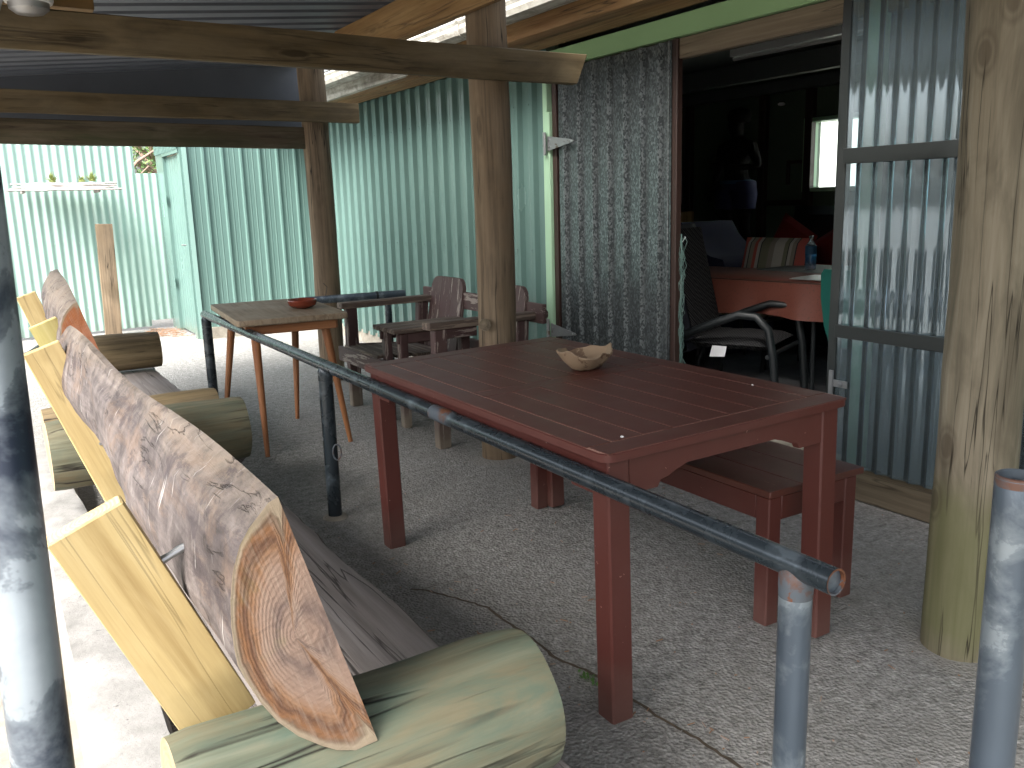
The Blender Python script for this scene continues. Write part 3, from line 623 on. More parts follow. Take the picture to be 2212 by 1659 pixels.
# trees beyond the fence
def tree(x, y, h, r, n, label, m1='leaf'):
    t = thing('tree', label, 'tree', (x, y, -.1), 'trees beyond the fence')
    tk = MB(); tk.tube([(x, y, -.1), (x+.05, y, h*.4), (x, y+.05, h*.75)], [.09, .07, .03], 10)
    for i in range(16):
        a = random.uniform(0, 2*pi); z = h*random.uniform(.2, .7); l = r*random.uniform(.5, 1)
        tk.tube([(x, y, z), (x+cos(a)*l*.5, y+sin(a)*l*.5, z+l*.25), (x+cos(a)*l, y+sin(a)*l, z+l*.6)], [.028, .018, .006], 6)
    tk.build('trunk', 'branch', t)
    for mm, k in ((m1, n), ('leaf2', n//2)):
        cr = MB()
        cl = [Vector((x+random.gauss(0, r*.42), y+random.gauss(0, r*.42), h*.62+random.gauss(0, h*.2))) for _ in range(40)]
        for i in range(k):
            p = random.choice(cl)+Vector([random.gauss(0, .13) for _ in range(3)])
            d = Vector([random.gauss(0, 1) for _ in range(3)]).normalized(); u = d.orthogonal().normalized(); l = random.uniform(.03, .075)
            cr.add([p, p+d*l*.5+u*l*.22, p+d*l, p+d*l*.5-u*l*.22], [(0, 1, 2, 3)])
        cr.build('crown', mm, t)
tree(2.1, 12.3, 3.3, 1.0, 5200, 'bushy green tree seen through the gap beside the shed')
tree(.6, 14.2, 4.2, 1.4, 3600, 'tall green tree standing farther back beyond the mint fence')
tree(2.9, 14.5, 4.6, 1.5, 3600, 'large green tree farthest right behind the shed')
# bare sticks seen in the gap
for i, lb in enumerate(('pale bare branch slanting across the gap above the short fence sheet', 'thin dead stick leaning low in the gap above the short fence sheet')):
    b_ = MB(); b_.tube([(1.45+.2*i, 11.2, 1.55+.1*i), (1.75+.12*i, 11.25, 1.9-.05*i), (2.15, 11.35, 2.15-.5*i)], [.028-.014*i, .02-.01*i, .008], 8, rough=.3); solo('dead_branch', b_, 'branch', lb, 'branch')

# ================================================================ PORCH STRUCTURE
def post(x, y, z1, r, label, mats='post', r2=None):
    m = MB(); n = 26; P = []; Rr = []
    for i in range(n):
        z = -.02+(z1+.02)*i/(n-1); P.append((x+.006*sin(z*1.7), y+.005*cos(z*2.3), z)); Rr.append((r+((r2 or r)-r)*i/(n-1))*(1+.02*MN.noise(Vector((z*2, x, y)))))
    m.tube(P, Rr, 36, rough=.05); return solo('porch_post', m, mats, label, 'post', 'round timber porch posts')
tm = NT('mossy_post'); 
def mossy():
    t = NT('mossy_post_timber'); v = t.gr(); s = t.sep(t.geo())
    g_ = t.noise(t.map(v, (1.5, 30, 30)), 1, 6, .62, .4)
    base = t.ramp(g_, [(.28, (.09, .078, .055)), (.5, (.19, .165, .12)), (.72, (.27, .24, .18))])
    base = t.mix(t.ramp(t.noise(t.map(v, (2.2, 6, 6)), 1, 5, .6, .8), [(.48, 0.), (.66, .8)]), base, (.10, .085, .06))
    mz = t.math('ADD', s[2], t.math('MULTIPLY', t.noise(v, 4, 4), .5))
    mo = t.ramp(mz, [(.28, .35), (.42, .85), (.62, .75), (.80, 0.)])
    base = t.mix(mo, base, t.mix(g_, (.10, .105, .045), (.165, .163, .088)))
    c = t.noise(t.map(v, (.6, 22, 22), (3, 8, 1)), 1, 3, .5, .15); c = t.math('ABSOLUTE', t.math('SUBTRACT', c, .5)); cr = t.ramp(c, [(.0, 1.), (.012, 0.)])
    cr = t.math('MULTIPLY', cr, t.ramp(t.noise(t.map(v, (1.2, 9, 9)), 1, 2), [(.47, 0.), (.55, 1.)]))
    base = t.mix(cr, base, (.015, .012, .008))
    k = t.ramp(t.vor(t.map(v, (3.2, 5.5, 5.5)), 1), [(.10, .9), (.13, .2), (.17, .6), (.22, 0.)])
    base = t.mix(t.math('MULTIPLY', k, .6), base, (.06, .045, .03))
    return t.out(base, .75, t.bump(t.math('SUBTRACT', g_, cr), .4, .004), spec=.25)
bpy.data.materials.remove(tm.m); M['mossy'] = mossy()
post(2.336, 1.353, 2.62, .103, 'round timber porch post nearest the camera, mossy green at its foot', 'mossy', .112)
p2 = post(2.252, 3.88, 2.62, .096, 'round timber porch post in the middle, directly behind the red table', 'post', .100)
post(2.268, 6.48, 2.40, .094, 'round timber porch post farthest away, beside the small brown table', 'post', .098)
nk = MB(); nk.tube([(2.14, 3.8, .72), (2.15, 3.82, .72)], .03, 12); nk.build('knot', 'lintel', p2)
def beam(name, p0, p1, w_, h_, mt, label, cut=False, group='roof beams across the porch'):
    m = MB(); m.bar(p0, p1, w_, h_, wob=.006, seg=24, bev=.004)
    if cut:
        mx = max(v.x for v in m.v)
        for v in m.v:
            if v.x > mx-.02 and v.z < p1[2]: v.x -= .06
    return solo(name, m, mt, label, 'beam', group)
beam('cross_beam', (-.85, 3.73, 1.988), (2.725, 3.73, 1.957), .045, .142, 'beam', 'nearest horizontal roof beam, running in front of the middle post', True)
beam('cross_beam', (-.85, 6.335, 2.02), (2.555, 6.335, 1.993), .045, .138, 'beam', 'middle horizontal roof beam, crossing in front of the farthest post')
beam('cross_beam', (-.85, 6.48, 1.86), (2.18, 6.48, 1.823), .045, .155, 'beam_dark', 'lowest dark stained roof beam butting into the farthest post')
beam('cross_beam', (-.85, 3.80, 2.125), (.50, 3.80, 2.115), .045, .09, 'rafter', 'short orange brown beam lying above the nearest roof beam at top left')
rf = lambda x: 2.215+.183*(x/2.1)
beam('side_beam', (2.115, -.6, 2.30), (2.115, 5.5, 2.295), .045, .20, 'rafter', 'deep orange brown bearer along the roof edge beside the posts', group=None)
for x, lb in ((1.17, 'rafter under the dark roof, nearest the bearer'), (-.1, 'rafter under the dark roof, farther left')):
    m = MB(); m.bar((x, -.6, rf(x)-.055), (x, 3.82, rf(x)-.055), .045, .09, wob=.004, seg=16); solo('rafter', m, 'beam' if x < 1 else 'log_brown', lb, 'rafter', 'rafters under the porch roof')
roof = MB()
per = .19; ys = []
y = -.6
while y < 7.2:
    for t_, dep in ((0, 0), (.55, 0), (.62, .024), (.9, .024), (.97, 0)): ys.append((y+t_*per, dep))
    y += per
XS = [-.9, -.4, 0, .9, 1.8, 2.36]
rings = []
for x in XS: rings.append([(x, yy, rf(x)+.004+d) for yy, d in ys]+[(x, yy, rf(x)+.002+d) for yy, d in ys[::-1]])
roof.loft(rings, None, True)
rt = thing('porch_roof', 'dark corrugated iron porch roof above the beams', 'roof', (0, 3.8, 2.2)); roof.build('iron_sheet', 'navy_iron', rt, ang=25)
fb = MB(); fb.prism([(7.03, 1.82), (7.05, 1.82), (7.05, 2.5), (7.03, 2.5)], 'x', -.9, 2.36); fb.build('shade_board', 'navy_iron', rt)  # dark board added to put deep shade into the gap under the roof
# bulkhead lamp on the near beam
lp = thing('bulkhead_lamp', 'round white bulkhead lamp fixed on the nearest roof beam', 'lamp', (.27, 3.66, 2.09))
m = MB(); m.lathe([(.075, 0), (.08, .01), (.08, .035), (.068, .042)], (.27, 3.62, 2.045)); m.build('base', 'white_plastic', lp)
m = MB(); m.lathe([(.066, 0), (.064, -.02), (.045, -.035), (.01, -.04)], (.27, 3.62, 2.045)); m.build('cover', 'steel', lp)
m = MB(); m.tube([(.19, 3.62, 2.06), (.17, 3.62, 2.01)], .008, 8); m.build('conduit', 'steel', lp)

# ================================================================ PIPE RAILS
rail = thing('pipe_railing', 'long dark pipe handrail running diagonally beside the red table', 'railing', (1.19, 3.4, 0), 'pipe railings')
R0, R1 = Vector((1.19, .915, .668)), Vector((1.19, 5.74, .678))
d = (R1-R0).normalized()
m = MB(); pts = [R0+d*(R1-R0).length*i/24 for i in range(25)]; m.tube(pts, .0245, 28, caps=False); 
tr_ = m.build('top_rail', 'pipe', rail)
for q_ in (.008, (R1-R0).length-.008):
    m = MB(); m.tube([R0+d*q_, R0+d*(q_+.002)], .0238, 24); m.build('end_cap', 'pipe_blue', tr_)
m = MB()
for k in range(2): pass
ring = []; 
m.loft([[R0+Vector((cos(a)*r_, dy, sin(a)*r_)) for a in [2*pi*i/28 for i in range(28)]] for r_, dy in ((.0246, -.001), (.0212, -.001), (.0212, .007), (.0246, .007))], caps=False); m.build('pipe_end_rim', 'pipe_rust', tr_)
m = MB(); m.tube([R0+d*1.42, R0+d*1.45, R0+d*1.55], [.0248, .0256, .0248], 24, caps=False); m.build('weld_patch', 'pipe_rust', tr_)
for y, nm, mt in ((1.0, 0, 'pipe_blue'), (3.50, 1, 'pipe'), (5.70, 2, 'pipe')):
    m = MB(); m.tube([(1.19, y, -.01), (1.19, y, .3), (1.19, y, .652)], .030, 26); po = m.build('upright', mt, rail)
    m = MB(); m.tube([(1.19, y, .61), (1.19, y, .63), (1.19, y, .653), (1.19, y, .668)], [.0303, .0315, .031, .022], 26, caps=False); m.build('weld', 'pipe_rust' if y < 2 else 'pipe', po)
    m = MB(); m.lathe([(.055, .0), (.05, .006), (.033, .012)], (1.19, y, 0), 20); m.build('foot_mortar', 'plinth', po)
    if nm == 1:
        m = MB(); c = Vector((1.205, 3.463, .30)); m.tube([c+Vector((cos(a)*.02*.8, -.006*cos(a), sin(a)*.034)) for a in [2*pi*i/24 for i in range(25)]], .0035, 8); m.build('ring', 'pipe_rust', po)
rail2 = thing('pipe_railing', 'short dark pipe handrail behind the small brown table by the farthest post', 'railing', (2.3, 6.1, 0), 'pipe railings')
m = MB(); m.tube([(1.90, 6.12, .668), (2.35, 6.09, .668), (2.73, 6.07, .668)], .028, 20); m.build('top_rail', 'pipe_blue', rail2)
m = MB(); m.tube([(2.6, 6.09, 0), (2.6, 6.09, .65)], .026, 18); m.build('upright', 'pipe', rail2)
m = MB(); m.tube([(2.50, 6.083, .668), (2.515, 6.082, .668)], .033, 18); m.tube([(2.12, 6.10, .69), (2.13, 6.08, .76), (2.10, 6.07, .79)], .002, 5); m.build('tie', 'black_steel', rail2)
# near pole at left
m = MB(); a_ = Vector((-.011, 1.10, .675)); b_ = Vector((.003, 1.23, 1.243)); dd = (b_-a_)
P0 = a_-dd*((.675+.12)/dd.z); P1 = a_+dd*((2.2-.675)/dd.z)
m.tube([P0+(P1-P0)*i/30 for i in range(31)], .0335, 32); np_ = solo('steel_pole', m, 'pipe_near', 'patchy black grey and rust steel pole rising past the left picture edge', 'pole')
# near right open pipe post
op = thing('open_pipe_post', 'bluish galvanised pipe post with open rusty top at bottom right', 'post', (1.24, .655, 0))
a_ = Vector((1.277, .68, .909)); b_ = Vector((1.188, .628, .48)); a_ += Vector((.0, 0, 0))
dd = (b_-a_); foot = Vector((a_.x+.0, a_.y, 0))
m = MB(); n = 28
def ringz(c, r_): return [Vector(c)+Vector((cos(2*pi*i/n)*r_, sin(2*pi*i/n)*r_, 0)) for i in range(n)]
bx, by = 1.269, .668
m.loft([ringz((bx, by, z), .0315) for z in (0, .3, .6, .85, .906)]+[ringz((bx, by, .909), .030), ringz((bx, by, .909), .0275), ringz((bx, by, .60), .0272)], [[(z, cos(2*pi*i/n)*.03, sin(2*pi*i/n)*.03) for i in range(n)] for z in (0, .3, .6, .85, .906, .91, .92, 1.2)], caps=False)
po = m.build('pipe', 'pipe_blue', op)
m = MB(); m.loft([ringz((bx, by, .894), .0318), ringz((bx, by, .909), .0314), ringz((bx, by, .9105), .0295), ringz((bx, by, .909), .0270), ringz((bx, by, .897), .0270)], caps=False); m.build('rim', 'pipe_rust', op)

# ================================================================ LOG BENCHES
PROF = [(.325, .919), (.346, .846), (.367, .773), (.388, .700), (.409, .628), (.430, .555), (.450, .482), (.414, .478), (.385, .489), (.362, .505), (.326, .535), (.295, .571), (.272, .610), (.254, .653), (.246, .680), (.243, .708), (.241, .745), (.244, .782), (.252, .822), (.266, .859), (.280, .882), (.296, .900), (.310, .914)]
def slabprof(x, top, h, bulge, n=22):
    """half-log section: straight seat-side face, rounded back; leaning back"""
    out = []; kh = h/.437; kb = bulge/.125
    for px_, pz_ in PROF:
        t = (.919-pz_)/.437; ch = .325+.125*t; off = (px_-ch)*kb
        out.append(Vector((x+(ch-.325)*kh+off, top-(.919-pz_)*kh)))
    return out
def logbench(name, label, y0, y1, x0, dx, ylogs, near_mats, seat_x, seat_y, struts, backtop, endmat, pre, group='log benches with split slab backs'):
    b = thing(name, label, 'bench', (seat_x, (y0+y1)/2, 0), group)
    # seat slab with a waney front edge
    m = MB(); rings = []; grs = []
    for i in range(60):
        y = seat_y[0]+(seat_y[1]-seat_y[0])*i/59; e = .018*MN.noise(Vector((y*2.2, pre, 0)))+.008*MN.noise(Vector((y*9, pre, 4)))
        pr = [(seat_x-.50, .18), (seat_x-.50, .262), (seat_x-.3, .264), (seat_x-.1, .262), (seat_x-.012+e, .258), (seat_x+e, .245), (seat_x-.01+e, .215), (seat_x-.045+e, .18)]
        rings.append([(x, y, z) for x, z in pr]); grs.append([(y, x, z) for x, z in pr])
    m.loft(rings, grs); m.build('seat', 'seat', b)
    # arm logs resting on the seat
    for (yl, xa, xb, zl, rl, mt) in ylogs:
        m = MB(); n = 18; m.tube([(xa+(xb-xa)*i/n, yl, zl) for i in range(n+1)], [rl*(.97 if i in (0, n) else 1) for i in range(n+1)], 30, cmi=1, rough=.07)
        m.build('arm_log', [mt, 'end_brown'], b)
        m = MB(); m.tube([(xa+.22, yl, .09), (xb-.12, yl, .09)], .092, 20, cmi=1, rough=.06); m.build('support_log', ['log_brown', 'end_brown'], b)
    # slab back
    m = MB(); rings = []; grs = []; n = 70
    for i in range(n):
        t = i/(n-1); y = y0+(y1-y0)*t
        tp = backtop(t); pr = slabprof(x0+dx*t, tp[0], tp[1], tp[2]); k = 0 if i in (0, n-1) else 1
        o = []
        for j, p in enumerate(pr):
            q = Vector((y*2.6, j*.33, pre)); w_ = .010*MN.noise(Vector((y*1.6, sin(j*.28)*1.2, cos(j*.28)*1.2+pre)))+.004*MN.noise(Vector((y*7, j*.5, pre))); w_ *= (.3 if j < 7 else 1.6) * (.2 if i in (0, n-1) else 1)
            o.append((p.x-w_, y, p.y+w_*.5))
        rings.append(o); grs.append([(y, x_+.0, z_) for x_, _, z_ in o])
    m.off = Vector((0, 0, 0)); m.loft(rings, grs, False, 0)
    for ri, flip in ((rings[0], 1), (rings[-1], 0)):
        P_ = [Vector(p) for p in ri]; cc = Vector((P_[3].x*.6+P_[14].x*.4, P_[0].y, P_[3].z)); ks = (1, .94, .86, .74, .58, .4, .2, .04); rr_ = []; gg_ = []
        for kk in ks:
            rr_.append([cc+(p-cc)*kk for p in P_]); gg_.append([((1-kk)*(1 if jj >= 7 else .3)+(0 if jj >= 7 else .7*sin(pi*jj/6)), q_.x, q_.z) for jj, q_ in enumerate([cc+(p-cc)*kk for p in P_])])
        m.loft(rr_, gg_, False, 1); m.f.append(list(range(len(m.v)-len(P_), len(m.v)))); m.mi.append(1)
    bo = m.build('back_slab', ['bark', endmat], b, ang=55)
    for (xt, yt, zt, xb, zb, mt, ww) in struts:
        m = MB(); m.bar((xt, yt, zt), (xb, yt, zb), .045, ww, up=(-1, 0, .45), cmi=1, wob=.002, seg=8, bev=.003); st = m.build('back_strut', [mt, 'yellow_end'], b)
        d_ = Vector((xb-xt, 0, zb-zt)).normalized(); nn = Vector((-d_.z, 0, d_.x)); c = Vector((xt, yt, zt))+d_*.13+nn*(ww/2-.03)
        m = MB(); pts = [c+nn*.015*k for k in range(9)]; m.tube(pts, [.006 if k % 2 else .0075 for k in range(9)], 10); m.build('bolt', 'steel', st)
        if mt == 'yellow' and yt > 3 and yt < 4:
            screws(st, [c+d_*q+Vector((0, -.023, 0))-nn*(ww/2-.03)+nn*o for q, o in ((.27, .02), (.31, .03), (.35, .04))], 'steel', .007, (0, -1, 0))
    return b
def bt1(t): return (.920+.008*sin(t*9)-.012*math.exp(-((t-.45)/.2)**2), .438-.01*t, .125*(1-.2*t)+.010*sin(t*7))
logbench('log_bench', 'near log bench with yellow struts and a split log back facing the table', 1.20, 3.60, .325, -.06,
         [(1.305, .155, .80, .385, .138, 'log_green'), (3.80, .145, .905, .39, .138, 'log')], None, .86, (.75, 4.0),
         [(.09, 1.47, .855, .265, .44, 'yellow', .125), (.153, 3.47, .868, .365, .25, 'yellow', .125)], bt1, 'slab_end', 3)
def bt2(t): return (.955+.03*min(1, t*3), .40-.04*t, .12+.02*min(1, t*3))
logbench('log_bench', 'farther log bench with a thinner cut back near the mint fence', 4.18, 6.30, .345, .09,
         [(4.10, .15, .86, .39, .135, 'log_brown'), (6.36, .33, .995, .40, .125, 'log_brown')], None, .965, (3.97, 6.75),
         [(.215, 4.42, .855, .37, .44, 'yellow_green', .12), (.222, 5.92, .868, .36, .44, 'yellow', .11)], bt2, 'slab_orange', 9)

# ================================================================ RED TABLE + BENCH
TX, TY, TL, TW, TH = 1.219, 1.583, 1.5285, .8776, .74
tb = thing('dining_table', 'red brown painted slatted outdoor table in the centre of the porch', 'table', (TX+TW/2, TY+TL/2, 0))
def rrect(x0, x1, y0, y1, r, k=5):
    o = []
    for cx, cy, a0 in ((x1-r, y0+r, -90), (x1-r, y1-r, 0), (x0+r, y1-r, 90), (x0+r, y0+r, 180)):
        for i in range(k+1):
            a = radians(a0+90*i/k); o.append((cx+r*cos(a), cy+r*sin(a)))
    return o
m = MB(); x0, x1, y0, y1 = TX, TX+TW, TY, TY+TL
rings = []; ins = [(0, TH-.022), (0, TH-.003), (.003, TH-.0005)]
rr0 = [rrect(x0+k, x1-k, y0+k, y1-k, .035) for k, z in ins]
rings = [[(x, y, z) for x, y in rr] for rr, (k, z) in zip(rr0, ins)]; m.loft(rings, [[(y, x, z) for x, y, z in r] for r in rings])
m.mi[-1] = 1; m.mi[-2] = 0
m.build('tabletop', ['red', 'red_line'], tb)
# two panels of boards laid between frame members: raised 1.5 mm with open joints
fw = .085
def boards(ya, yb):
    n = 7; xa, xb = x0+fw, x1-fw; wbd = (xb-xa)/n
    for i in range(n):
        b_ = MB(); b_.bar((xa+wbd*(i+.5), ya+.002, TH-.0015), (xa+wbd*(i+.5), yb-.002, TH-.0015), wbd-.0048, .005, bev=.0008); b_.build('top_board', 'red_top', tb)
boards(y0+fw, y0+TL/2-.035); boards(y0+TL/2+.035, y1-fw)
for a, b, ww in (((x0+fw/2, y0+fw), (x0+fw/2, y1-fw), fw-.009), ((x1-fw/2, y0+fw), (x1-fw/2, y1-fw), fw-.009), ((x0+.012, y0+fw/2), (x1-.012, y0+fw/2), fw-.009), ((x0+.012, y1-fw/2), (x1-.012, y1-fw/2), fw-.009), ((x0+fw, y0+TL/2), (x1-fw, y0+TL/2), .066)):
    b_ = MB(); b_.bar((*a, TH-.0015), (*b, TH-.0015), ww, .005, bev=.0006); b_.build('top_frame', 'red_top', tb)
LG = .068; ia = .022
for lx in (x0+ia+LG/2, x1-ia-LG/2):
    for ly in (y0+ia+LG/2, y1-ia-LG/2):
        m = MB(); m.bar((lx, ly, 0), (lx, ly, TH-.022), LG, LG, bev=.005, up=(0, 1, 0)); m.build('leg', 'red', tb)
def apron(a, b, hz=.10, low=.055):
    """apron board with curved bracket ends"""
    a = Vector(a); b = Vector(b); L = (b-a).length; d_ = (b-a)/L; nn = Vector((-d_.y, d_.x, 0)); top = a.z
    pts = [(0, 0), (L, 0), (L, -hz), (L-.09, -hz), (L-.10, -hz+.018), (L-.125, -hz+.022), (L-.15, -low-.012), (L-.19, -low)]
    pts = pts+[(L-x, z) for x, z in pts[::-1][:-2]]
    m = MB(); m.loft([[a+d_*x+nn*o+Vector((0, 0, z)) for x, z in pts] for o in (-.011, .011)], [[(x, z, o) for x, z in pts] for o in (-.011, .011)]); return m
zt = TH-.022
for a, b in (((x0+ia+.014, y0+ia+LG, zt), (x0+ia+.014, y1-ia-LG, zt)), ((x1-ia-.014, y0+ia+LG, zt), (x1-ia-.014, y1-ia-LG, zt)), ((x0+ia+LG, y0+ia+.014, zt), (x1-ia-LG, y0+ia+.014, zt)), ((x0+ia+LG, y1-ia-.014, zt), (x1-ia-LG, y1-ia-.014, zt))):
    apron(a, b).build('apron', 'red', tb)
# the real table leans a touch with the porch slab
tb.rotation_euler = (0, radians(-1.1), 0)
# bench
bn = thing('garden_bench', 'small red brown backless bench pushed under the far side of the table', 'bench', (2.15, 2.4, 0))
bx0, bx1, by0, by1, bz = 1.945, 2.385, 1.745, 3.12, .445
for i in range(3):
    wv = (bx1-bx0)/3; m = MB(); m.bar((bx0+wv*(i+.5), by0, bz-.011), (bx0+wv*(i+.5), by1, bz-.011), wv-.003, .022, bev=.003); m.build('seat_board', 'red_top', bn)
for lx in (bx0+.035, bx1-.055):
    for ly in (by0+.035, by1-.035):
        m = MB(); m.bar((lx, ly, 0), (lx, ly, bz-.0225), .055, .055, bev=.004, up=(0, 1, 0)); m.build('leg', 'red', bn)
for a, b in (((bx0+.02, by0+.063, bz-.063), (bx0+.02, by1-.063, bz-.063)), ((bx1-.04, by0+.063, bz-.063), (bx1-.04, by1-.063, bz-.063)), ((bx0+.063, by0+.02, bz-.063), (bx1-.083, by0+.02, bz-.063)), ((bx0+.063, by1-.02, bz-.063), (bx1-.083, by1-.02, bz-.063))):
    m = MB(); m.bar(a, b, .022, .078, bev=.003); m.build('rail', 'red', bn)
# carved driftwood bowl on the table
m = MB(); c = Vector((1.775, 2.44, .744)); n = 40; rings = []
for (r_, z, fl) in ((.015, .004, 0), (.045, 0, 0), (.07, .012, .1), (.098, .04, .4), (.118, .072, 1), (.112, .076, 1), (.09, .045, .4), (.06, .018, .1), (.02, .012, 0)):
    ring = []
    for i in range(n):
        a = 2*pi*i/n; lob = .35*cos(2*a+.4)+.18*cos(5*a+1)+.10*cos(9*a); rr = .86*r_*(1+.16*cos(2*a-.9)+.07*sin(5*a)*fl); zz = .86*z+fl*.028*lob*(z > .03)*1.1
        ring.append(c+Vector((rr*cos(a), rr*sin(a), max(0, zz)+.004*MN.noise(Vector((cos(a)*3, sin(a)*3, z*30))))))
    rings.append(ring)
m.loft(rings, None); solo('driftwood_bowl', m, 'driftwood', 'pale carved driftwood bowl with a ragged rim on the red table', 'bowl', ang=60)
# crumbs of plaster on the table top
for p, s_, lb in (((1.315, 1.66, .742), .005, 'tiny white crumb near the front corner of the red table'), ((1.98, 1.86, .752), .004, 'tiny white crumb near the right corner of the red table')):
    m = MB(); m.lathe([(.002, 0), (s_, .001), (s_*.8, s_*.7), (.001, s_)], p, 7); solo('crumb', m, 'white_plastic', lb, 'crumb')

# ================================================================ SMALL BROWN TABLE + RED BOWL
st = thing('side_table', 'small worn brown wooden table with splayed tapered legs beside the pipe rail', 'table', (1.45, 5.05, 0), rot=radians(-5))
def stp(u, v, z): 
    a = radians(-5); return Vector((1.462+u*cos(a)-v*sin(a), 5.10+u*sin(a)+v*cos(a), z))
m = MB(); rr = rrect(-.30, .30, -.49, .50, .02, 3); rings = [[stp(x*k, y*k2, z) for x, y in rr] for k, k2, z in ((.985, .99, .716), (1, 1, .722), (1, 1, .744), (.992, .996, .75))]
m.loft(rings, [[(y, x, z) for x, y in rr] for z in (0, .01, .02, .03)], cmi=0); m.mi = [0]*len(m.mi); m.build('tabletop', 'stool_top', st)
m = MB()
for a, b in (((-.24, -.44), (.24, -.44)), ((-.24, .44), (.24, .44)), ((-.24, -.44), (-.24, .44)), ((.24, -.44), (.24, .44))): m.bar(stp(*a, .69), stp(*b, .69), .02, .052)
m.build('apron', 'stool_wood', st)
for sx, sy, fx, fy in ((-1, -1, 1.215, 4.62), (1, -1, 1.70, 4.64), (-1, 1, 1.20, 5.50), (1, 1, 1.625, 5.38)):
    m = MB(); tp = stp(.19*sx, .36*sy, .712); m.tube([tp+(Vector((fx, fy, 0))-tp)*i/8 for i in range(9)], [.026-.013*i/8 for i in range(9)], 16); m.build('leg', 'stool_wood', st)
m = MB(); m.lathe([(.03, 0), (.055, .004), (.078, .02), (.086, .045), (.083, .052), (.078, .045), (.07, .022), (.045, .010), (.001, .009)], (1.585, 4.97, .751), 36); solo('glazed_bowl', m, 'bowl_red', 'glossy dark red round bowl on the small brown table', 'bowl')

# ================================================================ COMPANION SEAT
cs = thing('double_garden_seat', 'peeling maroon double garden seat with rounded backs and joined middle arm', 'garden seat', (2.4, 4.85, 0))
def CB(name, *bars, mt='maroon'):
    m = MB()
    for p0, p1, w_, h_ in bars: m.bar(p0, p1, w_, h_, bev=.005, wob=.003, seg=4)
    return m.build(name, mt, cs)
for y in (5.50, 4.20):
    CB('leg', ((2.075, y, 0), (2.075, y, .665), .075, .06)); CB('leg', ((2.56, y, 0), (2.60, y, .665), .075, .06))
    CB('arm', ((2.0, y, .683), (2.76 if y < 5 else 2.66, y, .686), .095, .04), mt='maroon_worn')
    CB('side_rail', ((2.08, y, .38), (2.62, y, .34), .03, .09))
for y in (4.97, 4.74):
    CB('leg', ((2.10, y, 0), (2.10, y, .575), .05, .06)); 
CB('leg', ((2.56, 4.86, 0), (2.58, 4.86, .575), .06, .06))
CB('console_top', ((2.03, 4.965, .592), (2.62, 4.965, .592), .11, .028), ((2.03, 4.855, .592), (2.62, 4.855, .592), .10, .028), ((2.03, 4.75, .592), (2.62, 4.75, .592), .10, .028), mt='maroon_worn')
CB('console_rail', ((2.06, 4.98, .545), (2.60, 4.98, .545), .025, .06), ((2.06, 4.73, .545), (2.60, 4.73, .545), .025, .06))
CB('front_rail', ((2.045, 5.66, .345), (2.045, 4.10, .345), .03, .10))
CB('back_rail', ((2.685, 5.62, .70), (2.685, 4.08, .70), .03, .11)); CB('back_rail', ((2.66, 5.6, .42), (2.66, 4.1, .42), .03, .09))
for yc in (5.24, 4.48):
    for k in range(4):
        CB('seat_slat', ((2.09+.125*k, yc+.30, .405-.008*k), (2.09+.125*k, yc-.26, .405-.008*k), .115, .022), mt='maroon_worn')
    for k in range(3):
        y = yc+.1535*(1-k); ht = .845 if k == 1 else .83
        rnd = lambda sg: [(y+sg*.0752, ht-.10), (y+sg*.072, ht-.06), (y+sg*.055, ht-.028), (y+sg*.03, ht-.008), (y, ht)]
        ht = .84
        pr = [(y-.0752, .32), (y+.0752, .32)]+(rnd(1)+[(y-.0752, ht)] if k == 0 else [(y+.0752, ht), (y-.0752, ht)] if k == 1 else [(y+.0752, ht)]+rnd(-1)[::-1])
        m = MB(); m.loft([[(xx+.18*(z-.32), yy, z) for yy, z in pr] for xx in (2.585, 2.61)], [[(z, yy, 0) for yy, z in pr], [(z, yy, .1) for yy, z in pr]]); m.build('back_board', 'maroon', cs)

nb = thing('window_reflector', 'added white reflector wall that brightens the small back window', 'wall', (10.8, 4, -.09))  # white wall added outside so the back window looks bright
m = MB(); m.prism([(10.8, -2), (11.0, -2), (11.0, 12), (10.8, 12)], 'z', -.09, 4.2); m.build('reflector_face', 'white_plastic', nb)
# ================================================================ INTERIOR (seen dimly through the doorway)
FZ = .118
# long table with terracotta cloth
it = thing('long_table', 'long indoor table on thin black legs under the terracotta cloth', 'table', (4.2, 4.3, FZ), rot=radians(9))
def ip(u, v, z):
    a = radians(9); return Vector((4.34+u*cos(a)-v*sin(a), 4.35+u*sin(a)+v*cos(a), z))
m = MB(); m.loft([[ip(x, y, z) for x, y in ((-.36, -1.0), (.36, -1.0), (.36, 1.0), (-.36, 1.0))] for z in (.79, .812)]); m.build('tabletop', 'dark_wood', it)
for u, v in ((-.3, -.85), (.3, -.85), (-.3, .9), (.3, .9), (-.28, 0)):
    m = MB(); m.tube([ip(u, v, .79), ip(u*1.02, v*1.02, FZ)], .014, 10); m.build('leg', 'black_steel', it)
m = MB(); NY = 60; rows = []
for j in range(NY+1):
    v = -1.03+2.06*j/NY; wv = .012*sin(v*14)+.008*sin(v*31+1); dr_ = .60+.01*sin(v*9)
    rows.append([ip(-.375-wv*1.0-.01, v, dr_), ip(-.37-wv*.5, v, .70), ip(-.365, v, .80), ip(-.34, v, .815), ip(0, v, .816), ip(.34, v, .815), ip(.37, v, .79), ip(.38+wv, v, .62)])
m.loft(rows, None, False, closed=False)
endr = []
for i in range(21):
    u = -.38+.76*i/20; dp = .60-.14*(1-min(i, 4)/4)
    endr.append([ip(u, -1.03, .80 if abs(u) > .36 else .815), ip(u*1.01, -1.05-.012*sin(u*25), .72), ip(u*1.02-.03*(i == 0), -1.06-.02*sin(u*25)-.02*(i == 0), dp)])
m.loft(endr, None, False, closed=False)
solo('tablecloth', m, 'cloth', 'speckled terracotta cloth hanging over the indoor table edge', 'tablecloth')
